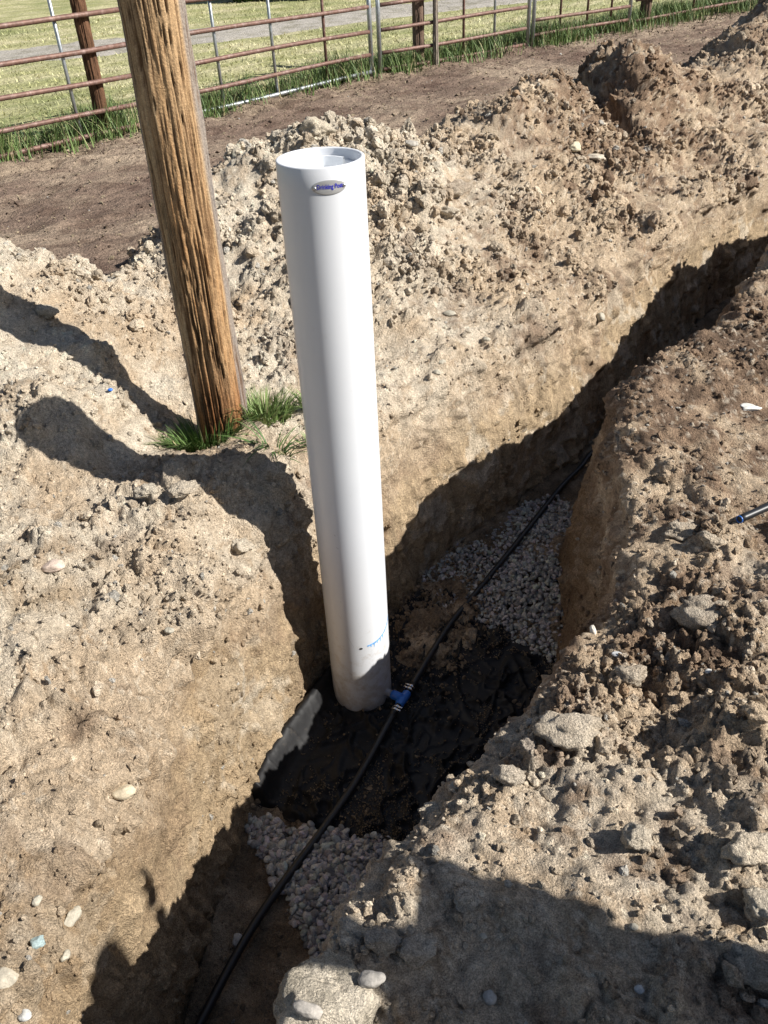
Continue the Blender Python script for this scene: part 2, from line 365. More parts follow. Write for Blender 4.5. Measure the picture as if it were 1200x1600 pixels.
# rows: closer together where one stands closer
uu = np.linspace(0, 16, 4001); cl = catmull(np.array(flrL)*.5+np.array(flrR)*.5, uu)
seg = np.r_[0, np.cumsum(np.linalg.norm(np.diff(cl, axis=0), axis=1))]
dist = np.sqrt(cl[:, 0]**2+cl[:, 1]**2+2.0**2)
den = np.r_[0, np.cumsum(np.diff(seg)/(.0026*(.5*(dist[1:]+dist[:-1]))))]
NR = int(den[-1]); SC['rows'] = NR; U = np.interp(np.linspace(0, den[-1], NR), den, uu)
rails = [catmull(r, U) for r in (outL, rimL, flrL, flrR, rimR, outR)]
oL, rL, fL, fR, rR, oR = rails

def offs(n1, a, n2, b, n3):
    """offsets from the rim, 0..1 of the way out: fine near the rim, coarse further out"""
    return np.r_[np.linspace(0, a, n1, endpoint=False), np.linspace(a, b, n2, endpoint=False), np.linspace(b, 1, n3)]
tl = offs(125, .32, 95, .72, 30)[::-1]; tr = offs(125, .36, 40, .6, 18)
NWL, NF, NWR = 104, 44, 70
cols_xy, cols_z, kind, cross = [], [], [], []
zrL = H(rL[:, 0], rL[:, 1]); zrR = H(rR[:, 0], rR[:, 1])
floorz = -.83+.02*np.sin(U*2.1)*(U > 8)
XL = rL[:, None]+(oL-rL)[:, None]*tl[None, :, None]; ZL = H(XL[..., 0], XL[..., 1])
dL = np.linalg.norm(XL-rL[:, None], axis=-1); ZL = ZL-.05*np.exp(-dL/.05)
wv = np.linspace(0, 1, NWL+2)[1:-1]
pw_ = 1.5-.45*smooth(10, 12, U)
ex = 1-(1-wv)[None]**pw_[:, None]
XWL = rL[:, None]+(fL-rL)[:, None]*ex[:, :, None]; ZWL = (zrL-.05)[:, None]+(floorz-zrL+.05)[:, None]*wv[None]
ff = np.linspace(0, 1, NF)
XF = fL[:, None]+(fR-fL)[:, None]*ff[None, :, None]; ZF = floorz[:, None]+.035*(np.exp(-ff*14)+np.exp(-(1-ff)*14))[None]
wr = np.linspace(1, 0, NWR+2)[1:-1]
XWR = rR[:, None]+(fR-rR)[:, None]*wr[None, :, None]; ZWR = (zrR-.05)[:, None]+(floorz-zrR+.05)[:, None]*wr[None]
XR = rR[:, None]+(oR-rR)[:, None]*tr[None, :, None]; ZR = H(XR[..., 0], XR[..., 1])
dR = np.linalg.norm(XR-rR[:, None], axis=-1); ZR = ZR-.05*np.exp(-dR/.05)
X = np.concatenate([XL, XWL, XF, XWR, XR], 1); Z = np.concatenate([ZL, ZWL, ZF, ZWR, ZR], 1)
G = np.concatenate([X, Z[..., None]], -1); NC = G.shape[1]
nl = len(tl)
wall = np.zeros(NC); wall[nl:nl+NWL] = smooth(0, .12, wv); wall[nl+NWL:nl+NWL+NF] = .8; wall[nl+NWL+NF:nl+NWL+NF+NWR] = smooth(0, .12, wr)
isfloor = np.zeros(NC); isfloor[nl+NWL:nl+NWL+NF] = 1
side = np.r_[np.full(nl, -1), np.full(NWL, -1), np.zeros(NF), np.full(NWR+len(tr), 1)]
rimd = np.concatenate([dL, np.zeros((NR, NWL+NF+NWR)), dR], 1).ravel()

gu = np.gradient(G, axis=0); gv = np.gradient(G, axis=1)
Nn = np.cross(gv, gu); Nn /= np.maximum(np.linalg.norm(Nn, axis=-1), 1e-9)[..., None]
if Nn[NR//2, 20, 2] < 0: Nn = -Nn
Pf = G.reshape(-1, 3); Nf = Nn.reshape(-1, 3)
Wm = np.tile(wall, NR); Fm = np.tile(isfloor, NR); Sd = np.tile(side, NR)

def blob(x, y, r, P=None):
    P = Pf if P is None else P
    return np.exp(-((P[:, 0]-x)**2+(P[:, 1]-y)**2)/(r*r))

n_big = fbm(Pf, 1.3, 3); n_mid = fbm(Pf, 5, 4, .55, 9.1); n_patch = fbm(Pf, 2.6, 3, .5, 31.)
loose = np.clip(.62+.75*n_patch+.2*n_mid, .08, 1.25)
# trodden or scraped spots
for (x, y, r, k) in [(.38,.92,.22,.85),(1.25,2.35,.45,.7),(1.15,1.75,.22,.5),(-.62,1.5,.13,.8),(-.95,2.0,.2,.35),(.15,3.3,.3,.4),(.9,4.2,.5,.3),(-.25,3.15,.22,.5),(1.6,5.2,.4,.4),(-1.0,1.0,.3,.45)]:
    loose *= 1-k*blob(x, y, r)
for (x, y, r, k) in [(.5,1.2,.2,.5),(.8,1.55,.25,.6),(.3,1.05,.12,.4),(-.1,4.3,.8,.45),(1.3,6.3,.9,.35),(.3,.6,.2,.3),(.9,.85,.25,.5)]:
    loose *= 1+k*blob(x, y, r)
far = np.linalg.norm(Pf, axis=1)
loose += .35*smooth(3.2, 5.2, far)*(.6+n_patch)
for (x, y, r, k) in [(-.9,2.42,.28,.6),(-.6,2.5,.15,.6)]: loose *= 1-k*blob(x, y, r)
loose = np.clip(loose, .05, 1.4)*(1-Wm)*np.where(Sd > 0, (.35+.65*smooth(.0, .09, rimd))*.85, 1)
Pw = Pf+np.c_[fbm(Pf, 9, 2, .5, 3.), fbm(Pf, 9, 2, .5, 13.), fbm(Pf, 9, 2, .5, 23.)]*.025
Pw2 = Pf+np.c_[fbm(Pf, 30, 2, .5, 3.), fbm(Pf, 30, 2, .5, 13.), fbm(Pf, 30, 2, .5, 23.)]*.010
L1 = lumps(Pw, .16, 1, .45, 1.2); L2 = lumps(Pw, .075, 2, .55, 1.6); L3 = lumps(Pw2, .036, 3, .6, 1.4); L4 = lumps(Pw2, .018, 4, .7)
far = np.linalg.norm(Pf, axis=1)
K0, E0 = chunks(Pw, .12, 8); K1, E1 = chunks(Pw2, .058, 5); K2, E2 = chunks(Pw2, .027, 6)
D = fbm(Pf, 2.9, 3, .5, 71.)*.032*(1-Wm)*smooth(0, .1, rimd+.03)+n_mid*.018*(1-Wm*.3)+fbm(Pf, 22, 3, .6, 5.)*.006*(1-.5*Wm)
D += loose*(np.maximum.reduce([L1*.40*np.clip(loose, 0, 1.2), L2*.75, K1*.60*smooth(.35, .8, loose)])+np.maximum(L3*.60, K2*.60)+L4*.5+fbm(Pf, 60, 2, .6)*.006)
D += (1-Wm)*(L4*.35+K2*.16)*smooth(-.2, .3, n_mid)
lm = (Sd < 0)*np.clip(blob(-.85, 1.9, .38)+blob(-.85, 1.25, .38)+.7*blob(-.62, 2.1, .2), 0, 1)*smooth(-.25, .0, Pf[:, 2])*(.4+.9*smooth(-.1, .4, n_patch))
D += lm*(K0*.30-.018*np.exp(-(E0/.05)**2)*(n_mid > -.1))
cr = np.abs(fbm(Pf, 7, 2, .5, 77.)); D -= (.012*np.exp(-(cr/.025)**2))*(n_patch > .05)*(1-Wm)       # dry cracks
Pg = Pf*np.array([1, 1, .14]); D += Wm*(1-Fm)*(fbm(Pg, 18, 4, .65, 40.)*.013+(K2*.10+fbm(Pf, 34, 3, .6)*.0035)+fbm(Pf, 3.2, 2, .5, 8)*.030+np.clip(fbm(Pf, 9, 3, .6, 61.)-.25, 0, 1)*.05+L3*.10*smooth(-.0, .5, n_patch))
gs = np.abs(fbm(Pf*np.array([1, 1, .06]), 15, 2, .5, 33.)); D -= Wm*(1-Fm)*.010*np.exp(-(gs/.05)**2)*smooth(-.1, .3, fbm(Pf, 3.5, 2, .5, 14.))
D += Fm*(L3*.3+L4*.3+fbm(Pf, 6, 3)*.008)
rag = np.exp(-rimd/.06)*(1-Fm)*(1-smooth(.2, .8, Wm)); D += rag*(fbm(Pf, 8, 3, .6, 90.)*.03)
Pd = Pf+Nf*D[:, None]

# colours of the earth itself: dry crust, sandy subsoil, moist topsoil
def lerp(a, b, t): return a+(b-a)*np.clip(t, 0, 1)[:, None]
c_pale = np.array([.66, .58, .465]); c_tan = np.array([.52, .405, .285]); c_sub = np.array([.43, .325, .21]); c_brown = np.array([.265, .178, .118]); c_dark = np.array([.105, .07, .05])
t1 = fbm(Pf, 2.1, 4, .55, 55.); t2 = fbm(Pf, 6.5, 4, .6, 66.); t3 = fbm(Pf, 14, 3, .6, 12.); t4 = fbm(Pf, 50, 3, .65, 19.)
def zone(P):
    """how brown (moist topsoil) the earth is in each part of the place"""
    b = lambda x, y, r: np.exp(-((P[:, 0]-x)**2+(P[:, 1]-y)**2)/(r*r))
    z = .22*b(1.9, 4.6, 1.1)+.5*b(1.6, 3.2, .8)+.45*b(1.1, 2.5, .45)+.45*b(2.0, 6.6, 1.0)+.5*b(3.9, 8.7, 1.6)+.35*b(.75, 2.0, .4)+.38*b(.8, 1.3, .3)+.40*b(.55, 1.55, .25)+.3*b(-.5, 2.45, .25)+.25*b(.7, 4.2, .5)+.25*b(.4, .5, .35)-.25*b(-.2, 4.6, .9)-.3*b(-1.2, 3.0, .7)-.2*b(-1.0, 1.6, .5)+.3*b(1.5, 3.0, .5)+.38*b(-.72, 1.35, .2)+.3*b(-.75, 1.0, .2)+.3*b(-1.05, 2.15, .12)+.25*b(-.8, 1.9, .12)
    z = z+.30*b(1.9, 7.1, .9)+.25*b(1.2, 5.8, .7)+.15*b(1.3, 4.9, .6)
    z = z+.12*(P[:, 0]-.5*P[:, 1]+.45 > 0)*b(1.2, 2.2, 1.4)
    return z*.95
zb = zone(Pf)
C = lerp(np.tile(c_tan, (len(Pf), 1)), c_pale, .45+1.0*t1+.5*t2-1.2*zb)
C = lerp(C, c_brown, (smooth(.05, .6, zb+.5*t2+.3*t1-.06))*.9)
C = lerp(C, c_dark, smooth(.42, .85, zb+.6*t2+.35*t3-.15)*.7)
C = lerp(C, np.array([.34, .225, .13]), smooth(.2, .55, t3+.5*t1-.1)*.45)      # rusty tinge
lum = np.clip((L2/.075+L3/.036), 0, 1); C *= (0.93+.12*lum)[:, None]; C = lerp(C, c_pale, (E2 > .18)*smooth(.1, .7, t3+t4)*.5); C *= (1+.22*t4)[:, None]
zz = Pf[:, 2]
topband = smooth(-.30, -.12, zz+.05*t2)
Cw = lerp(np.tile(c_sub, (len(Pf), 1)), np.array([.30, .205, .125]), topband*.75+.25*t2)
Cw = lerp(Cw, c_pale*1.0, smooth(.25, .5, t2+.4*t1-.05)*.55)
Cw = lerp(Cw, c_brown, smooth(.0, .5, -t1+.3*t3-.15)*.6)
Cw = Cw*(1+.35*fbm(Pg, 20, 4, .65, 15.)+.18*fbm(Pf, 45, 3, .6))[:, None]
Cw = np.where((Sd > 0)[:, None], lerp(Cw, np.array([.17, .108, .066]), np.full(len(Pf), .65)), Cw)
wvt = np.zeros(NC); wvt[nl:nl+NWL] = wv; wvt[nl+NWL:nl+NWL+NF] = 1; wvt[nl+NWL+NF:nl+NWL+NF+NWR] = wr; wvt = np.tile(wvt, NR)
nearl = (Sd < 0)*smooth(2.3, 1.7, Pf[:, 1])
Cw = lerp(Cw, np.array([.37, .27, .165]), nearl*(.45+.3*t2)); Cw = lerp(Cw, c_pale, nearl*np.exp(-((Pf[:, 1]-1.85-.3*t2)/.10)**2)*smooth(-.62, -.45, Pf[:, 2]+.1*t3)*smooth(-.2, -.35, Pf[:, 2]+.1*t3)*.8)
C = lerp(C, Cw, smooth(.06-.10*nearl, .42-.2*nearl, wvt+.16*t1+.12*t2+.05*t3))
Cf = lerp(np.tile(np.array([.20, .15, .10]), (len(Pf), 1)), c_tan, .2+.8*t2)
C = np.where((Fm > 0)[:, None], Cf, C)
C = np.clip(C, .02, .7)
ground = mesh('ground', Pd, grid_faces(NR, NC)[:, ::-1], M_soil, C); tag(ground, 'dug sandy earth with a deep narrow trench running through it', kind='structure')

# ------------------------------------------------------------ scattered clods
from mathutils.bvhtree import BVHTree
def scatter_on(n, rmin, rmax, alpha, weight, seed):
    r = np.random.default_rng(seed)
    ar = (np.linalg.norm(gu, axis=-1)*np.linalg.norm(gv, axis=-1)).ravel()
    p = np.clip(weight, 0, None)*ar; p /= p.sum()
    idx = r.choice(len(Pf), n, p=p)
    uq = r.random(n); rad = rmin*(1-uq*(1-(rmin/rmax)**alpha))**(-1/alpha)
    return idx, rad
vis = 1/(1+(far/3.2)**2.2)
loosew = np.clip(loose, 0, 2)**2*(1-Wm)*(.35+smooth(-.2, .5, n_big+.6*n_patch))
protoS = [rock_shape(100+k, 2, 9, .18, 0, .42) for k in range(8)]
protoL = [rock_shape(200+k, 3, 10, .20, .16, .42) for k in range(8)]
foot = Wm*0
foot[:] = smooth(.02, .2, Fm)*0
def euler_rand(r, n): return r.uniform(0, 2*math.pi, (n, 3))
_pc = {}
def proto_collection(key, shapes, mat):
    """a set of clod shapes kept outside the scene, drawn on by the stuff objects"""
    if key not in _pc:
        c = bpy.data.collections.new(key)
        for k, (V, F) in enumerate(shapes):
            o = mesh('%s_%02d' % (key, k), V, F, mat, smooth_=(key == 'gravel_shape')); COL.objects.unlink(o); c.objects.link(o)
        _pc[key] = c
    return _pc[key]
def stuff_points(name, P, S, E, Cc, coll, npick, label, cat):
    me = bpy.data.meshes.new(name); n = len(P); me.vertices.add(n); me.vertices.foreach_set('co', np.asarray(P, np.float32).ravel())
    for nm, arr in (('scl', S), ('eul', E)):
        at_ = me.attributes.new(nm, 'FLOAT_VECTOR', 'POINT'); at_.data.foreach_set('vector', np.asarray(arr, np.float32).ravel())
    ca = me.attributes.new('Col', 'FLOAT_COLOR', 'POINT'); q = np.ones((n, 4), np.float32); q[:, :3] = Cc; ca.data.foreach_set('color', q.ravel())
    pk = me.attributes.new('pick', 'INT', 'POINT'); pk.data.foreach_set('value', np.random.default_rng(n).integers(0, npick, n).astype(np.int32))
    o = bpy.data.objects.new(name, me); COL.objects.link(o)
    g = bpy.data.node_groups.new(name, 'GeometryNodeTree'); g.interface.new_socket('Geometry', in_out='INPUT', socket_type='NodeSocketGeometry'); g.interface.new_socket('Geometry', in_out='OUTPUT', socket_type='NodeSocketGeometry')
    gi = g.nodes.new('NodeGroupInput'); go = g.nodes.new('NodeGroupOutput'); ci = g.nodes.new('GeometryNodeCollectionInfo'); ci.inputs[0].default_value = coll; ci.inputs['Separate Children'].default_value = True; ci.inputs['Reset Children'].default_value = True
    ip = g.nodes.new('GeometryNodeInstanceOnPoints'); mp = g.nodes.new('GeometryNodeMeshToPoints'); l = g.links.new
    def na(nm, ty):
        x = g.nodes.new('GeometryNodeInputNamedAttribute'); x.data_type = ty; x.inputs[0].default_value = nm; return [q for q in x.outputs if q.enabled and q.name == 'Attribute'][0]
    l(gi.outputs[0], mp.inputs[0]); l(mp.outputs[0], ip.inputs['Points']); l(ci.outputs[0], ip.inputs['Instance']); ip.inputs['Pick Instance'].default_value = True
    l(na('pick', 'INT'), ip.inputs['Instance Index']); l(na('scl', 'FLOAT_VECTOR'), ip.inputs['Scale'])
    er = g.nodes.new('FunctionNodeEulerToRotation'); l(na('eul', 'FLOAT_VECTOR'), er.inputs[0]); l(er.outputs[0], ip.inputs['Rotation']); l(ip.outputs[0], go.inputs[0])
    md = o.modifiers.new('spread', 'NODES'); md.node_group = g
    return tag(o, label, cat, kind='stuff')
M_clodi = soil_mat('loose_soil'); M_clodi.node_tree.nodes['Attribute'].attribute_type = 'INSTANCER'
_t = M_clodi.node_tree; _ge = _t.nodes.new('ShaderNodeNewGeometry')
for q_ in _t.nodes:
    if q_.type in ('TEX_NOISE', 'TEX_VORONOI'): _t.links.new(_ge.outputs['Position'], q_.inputs['Vector'])
M_gravi = soil_mat('gravel_piece', fine=.6, rough=.8, bump=.0006, contrast=.6); M_gravi.node_tree.nodes['Attribute'].attribute_type = 'INSTANCER'
for q_ in M_gravi.node_tree.nodes:
    if q_.type in ('TEX_NOISE', 'TEX_VORONOI'):
        _g2 = M_gravi.node_tree.nodes.get('gp') or M_gravi.node_tree.nodes.new('ShaderNodeNewGeometry'); _g2.name = 'gp'; M_gravi.node_tree.links.new(_g2.outputs['Position'], q_.inputs['Vector'])
CO_S = proto_collection('crumb_shape', protoS, M_clodi); CO_L = proto_collection('clod_shape', protoL, M_clodi)
def put_clods(name, n, rmin, rmax, alpha, coll, seed, wt, label, sink=.25, tint=1.0):
    r = np.random.default_rng(seed+1); idx, rad = scatter_on(n, rmin, rmax, alpha, wt, seed)
    P = Pd[idx]+Nf[idx]*(rad*r.uniform(-sink, .35, n))[:, None]
    S = rad[:, None]*r.uniform(.7, 1.25, (n, 3))
    Cc = C[idx]*r.uniform(.82, 1.22, (n, 1))*tint
    stone = r.random(n) < .03; Cc[stone] = np.array([.46, .43, .38])*r.uniform(.7, 1.25, (stone.sum(), 1))
    stuff_points(name, P, S, euler_rand(r, n), Cc, coll, 8, label, 'soil')
put_clods('soil_crumbs', 95000, .0035, .016, 1.6, CO_S, 11, (loosew+.22*(1-Wm))*vis, 'small crumbs of dry earth strewn over the dug ground')
put_clods('soil_clods', 8500, .010, .036, 2.5, CO_L, 12, (loosew**1.2+.06*(1-Wm))*np.sqrt(vis)*(rimd > .03), 'broken clods of pale dry earth on the spoil heaps')
put_clods('heap_clods', 16000, .012, .045, 2.5, CO_L, 14, (loosew+.03*(1-Wm))*smooth(3.2, 4.8, far)*vis, 'clods and lumps of earth on the far spoil ridge')
put_clods('wall_crumbs', 5000, .004, .016, 1.9, CO_S, 15, Wm*(1-Fm)*vis*smooth(-.1, .4, n_patch+.3*n_mid), 'crumbs and small stones stuck in the cut trench walls')
put_clods('trench_floor_debris', 2600, .004, .017, 2.0, CO_S, 13, (Fm > 0)*vis, 'loose earth and stones fallen on the trench floor')


# ------------------------------------------------------------ path, lawn, drive
LAWNQ = np.zeros(0)
LAWNQ = np.zeros(0)
def sheet(name, x0, x1, y0, y1, nx, ny, zf, cf, mat, label, shear=None):
    a = np.linspace(0, 1, nx); b = np.linspace(0, 1, ny)
    B, A = np.meshgrid(b, a, indexing='ij'); x = x0+(x1-x0)*A; y = y0+(y1-y0)*B
    if shear: x, y = shear(A, B)
    P = np.stack([x, y, np.zeros_like(x)], -1).reshape(-1, 3); P[:, 2] = zf(P)
    o = mesh(name, P, grid_faces(ny, nx), mat, np.clip(cf(P), .01, .8)); tag(o, label, kind='structure'); return o

FA = np.array([-3.06, 7.48]); FB = np.array([.2, 10.92]); FC = np.array([4.46, 14.22])
fd0 = (FB-FA)/np.linalg.norm(FB-FA); fd1 = (FC-FB)/np.linalg.norm(FC-FB)
fence_pts = np.array([FA-fd0*7, FA, FB, FC, FC+fd1*12])
fs = np.r_[0, np.cumsum(np.linalg.norm(np.diff(fence_pts, axis=0), axis=1))]
def fence_at(s):
    return np.stack([np.interp(s, fs, fence_pts[:, 0]), np.interp(s, fs, fence_pts[:, 1])], -1)
fn = np.array([-.66, .75])

def path_shape(A, B):
    s = A*fs[-1]; f = fence_at(s.ravel()).reshape(A.shape+(2,))
    q = -.25+B*3.75
    return f[..., 0]-fn[0]*q, f[..., 1]-fn[1]*q
def path_z(P):
    return -.020+fbm(P, 1.1, 3)*.03+fbm(P, 5, 4, .6)*.018+lumps(P, .06, 21, .4, 2.)*.4+lumps(P, .03, 22, .6)*.6+.05*np.exp(-(((P[:, :2]-FA)@np.array([.75, -.66])-.45)/.35)**2)*(.5+fbm(P, 3, 2))
def path_c(P):
    t = fbm(P, .8, 4, .6, 5.); u = fbm(P, 4, 4, .65, 6.); dd = (P[:, :2]-FA)@np.array([.73, -.68])
    c = lerp(np.tile(np.array([.185, .133, .102]), (len(P), 1)), np.array([.32, .25, .185]), .35+t+.8*u)
    c = lerp(c, np.array([.36, .285, .195]), smooth(.7, .0, dd)*(.65+u))
    return lerp(c, np.array([.085, .052, .040]), smooth(.0, .45, u-.3*t)*.7)
sheet('path', 0, 1, 0, 1, 430, 240, path_z, path_c, M_path, 'trodden brown track between the pipe fence and the spoil heap', path_shape)

def lawn_shape(A, B):
    s = -30+A*(fs[-1]+60); s2 = np.clip(s, 0, fs[-1]); f = fence_at(s2.ravel()).reshape(A.shape+(2,))
    ex_ = (s-s2); f = f+ex_[..., None]*np.where((ex_ < 0)[..., None], fd0, fd1)
    q = .0+B**2.2*110; global LAWNQ; LAWNQ = q.ravel()
    return f[..., 0]+fn[0]*q, f[..., 1]+fn[1]*q
DR = np.array([(-12., 11.2), (-5.45, 14.45), (-2.75, 15.75), (.5, 18.1), (2.6, 19.2), (9, 22.5), (30, 33)])
def drive_d(P):
    best = np.full(len(P), 1e9)
    for a, b in zip(DR[:-1], DR[1:]):
        ab = b-a; t = np.clip(((P[:, :2]-a)@ab)/(ab@ab), 0, 1); best = np.minimum(best, np.linalg.norm(P[:, :2]-a-t[:, None]*ab, axis=1))
    return best
def lawn_z(P): return -(.07*smooth(.35, .0, LAWNQ) if len(LAWNQ) == len(P) else 0)+.004+fbm(P, .5, 3)*.03+fbm(P, 6, 3, .6)*.016-.03*smooth(1.1, .6, drive_d(P))
def lawn_c(P):
    t = fbm(P, .35, 4, .6, 5.); u = fbm(P, 2.2, 4, .65, 6.); v = fbm(P, 9, 3, .6, 16.)
    rw = np.sin((P[:, :2]@np.array([-.35, .94]))*2*math.pi/1.15+.6*t)      # mowing rows
    c = lerp(np.tile(np.array([.30, .30, .135]), (len(P), 1)), np.array([.51, .465, .29]), .45+.28*rw+.5*u+.5*v)
    c = lerp(c, np.array([.13, .17, .045]), smooth(.2, .7, -t+u)*.5)
    return c
sheet('lawn', 0, 1, 0, 1, 280, 300, lawn_z, lawn_c, M_lawn, 'pale mown lawn with drying clippings beyond the fence', lawn_shape)
s_ = np.linspace(0, 1, 400); dc = catmull(DR, 400); dt = np.gradient(dc, axis=0); dn = np.stack([-dt[:, 1], dt[:, 0]], 1)/np.linalg.norm(dt, axis=1)[:, None]
q = np.linspace(-1.05, 1.05, 44); wob = 1+.1*np.sin(s_*60)+.06*np.sin(s_*171)
dp = dc[:, None]+dn[:, None]*q[None, :, None]*wob[:, None, None]; dp = np.concatenate([dp, np.zeros(dp.shape[:2]+(1,))], -1).reshape(-1, 3)
dp[:, 2] = .022+fbm(dp, .5, 3)*.03+lumps(dp, .07, 31, .5)*.2-np.tile(.05*(np.abs(q)/1.05)**6, 400)
du = fbm(dp, 3, 4, .65, 2.)
tag(mesh('gravel_drive', dp, grid_faces(400, 44), M_path, lerp(np.tile(np.array([.40, .37, .33]), (len(dp), 1)), np.array([.27, .25, .2]), .3+du)), 'pale gravel drive crossing the lawn', kind='structure')

# chips and crumbs on the track
r = np.random.default_rng(91); n = 16000; s = r.uniform(0, fs[-1]*.8, n); qn = np.where(r.random(n) < .35, np.abs(r.normal(0, .35, n)), r.uniform(.0, 3.4, n)); f = fence_at(s)
pp_ = np.stack([f[:, 0]-fn[0]*qn, f[:, 1]-fn[1]*qn, 0*qn], 1); pp_[:, 2] = path_z(pp_)+.004; rad = .005*(1-r.random(n)*(1-(.005/.022)**2.2))**(-1/2.2)
cc = np.where(r.random((n, 1)) < .6, np.array([[.36, .29, .20]]), np.array([[.12, .085, .065]]))*r.uniform(.7, 1.25, (n, 1)); w_ = r.random(n) < .012; cc[w_] = (.6, .58, .54)
stuff_points('track_litter', pp_, rad[:, None]*np.stack([r.uniform(.8, 1.6, n), r.uniform(.6, 1.1, n), r.uniform(.4, .9, n)], 1), np.stack([r.normal(0, .4, n), r.normal(0, .4, n), r.uniform(0, 6.28, n)], 1), cc, CO_S, 8, 'crumbs of earth and pale chips scattered over the track', 'soil')

# ------------------------------------------------------------ grass
def blades(pos, h, lean, width, cols, nseg=3, seed=0, curl=.6):
    """grass blades as narrow bent strips"""
    r = np.random.default_rng(seed); n = len(pos); az = r.uniform(0, 2*math.pi, n)
    d = np.stack([np.cos(az), np.sin(az), 0*az], 1); wd = np.stack([-np.sin(az+r.normal(0, .7, n)), np.cos(az), 0*az], 1)
    V = []
    for k in range(nseg+1):
        t = k/nseg; p = pos+d*(h*lean*t**(1+curl))[:, None]; p = p+np.array([0, 0, 1])*(h*(t-.35*lean*t**2))[:, None]
        ww = (width*(1-t)**.7*.5+.0002)[:, None]; V += [p-wd*ww, p+wd*ww]
    V = np.stack(V, 1); nv = V.shape[1]
    f = np.array([(2*k, 2*k+1, 2*k+3, 2*k+2) for k in range(nseg)])
    F = (f[None]+(np.arange(n)*nv)[:, None, None]).reshape(-1, 4)
    return V.reshape(-1, 3), F, np.repeat(cols, nv, axis=0)

def grass_cols(n, r, a=(.085, .15, .03), b=(.19, .27, .07), dry=.06):
    t = r.random(n)[:, None]; c = np.array(a)*(1-t)+np.array(b)*t
    k = r.random(n) < dry; c[k] = np.array([.42, .37, .2])*r.uniform(.7, 1.1, (k.sum(), 1)); return c

r = np.random.default_rng(5); n = 60000
s = r.uniform(fs[1]-3, fs[1]+17, n); dens = .36+.95*fbm(np.c_[s, 0*s, 0*s], 1.1, 3)
gapw = np.exp(-((s-(fs[1]+3.1))/.25)**2)
keep = r.random(n) < np.clip(dens*1.4, .06, 1)*(1-.8*gapw); s = s[keep]
qq = np.abs(r.normal(0, .30, len(s)))+.02; qq[r.random(len(qq)) < .12] *= -.35
qq = qq*(1+.6*smooth(fs[1]+5, fs[1]+9, s))
f = fence_at(s); pos = np.stack([f[:, 0]+fn[0]*qq, f[:, 1]+fn[1]*qq, np.full(len(s), -.01)], 1)
hh = r.uniform(.14, .47, len(s))*np.clip(1-.55*qq, .35, 1)*(.65+.35*smooth(-.3, .4, fbm(np.c_[s, 0*s, 0*s], .9, 2)))
V, F, Q = blades(pos, hh, r.uniform(.15, .8, len(s)), r.uniform(.006, .013, len(s)), grass_cols(len(s), r, (.055, .105, .028), (.17, .235, .075), .10), 3, 6)
tag(mesh('tall_grass', V, F, M_grass, Q), 'uncut green grass growing along the foot of the pipe fence', 'grass', kind='stuff')
n = 34000; s = r.uniform(fs[1]-4, fs[1]+16, n); qq = .15+r.random(n)**1.3*11
f = fence_at(s); pos = np.stack([f[:, 0]+fn[0]*qq, f[:, 1]+fn[1]*qq, 0*qq], 1); pos[:, 2] = lawn_z(pos)-.004
ok = drive_d(pos) > 1.1; pos = pos[ok]; n = len(pos)
cc = lawn_c(pos)*r.uniform(.6, 1.5, (n, 1))
V, F, Q = blades(pos, r.uniform(.03, .08, n), r.uniform(.4, 1.6, n), r.uniform(.008, .016, n), cc, 2, 8)
tag(mesh('mown_grass', V, F, M_grass, Q), 'short mown blades and hay clippings over the lawn', 'grass', kind='stuff')

def tuft(name, x, y, z, n, spread, hmin, hmax, seed, label, cat, a=(.08, .14, .03), b=(.25, .33, .12), wd=(.0035, .0085), group=None, lean=(.2, 1.0)):
    r = np.random.default_rng(seed); ang = r.uniform(0, 6.28, n); rr = spread[0]*np.sqrt(r.random(n))
    pos = np.stack([rr*np.cos(ang), rr*np.sin(ang)*spread[1]/spread[0], np.zeros(n)], 1)
    near = Pd[((Pd[:, :2]-(x, y))**2).sum(1) < (spread[0]*1.3+.03)**2]; q2 = pos[:, :2]+(x, y)
    pos[:, 2] = np.array([near[((near[:, :2]-p_)**2).sum(1).argmin(), 2] for p_ in q2])-z-.006
    V, F, Q = blades(pos, r.uniform(hmin, hmax, n), r.uniform(*lean, n), r.uniform(*wd, n), grass_cols(n, r, a, b, .05), 4, seed)
    o = mesh(name, V, F, M_grass, Q, loc=(x, y, z)); tag(o, label, cat, group); return o

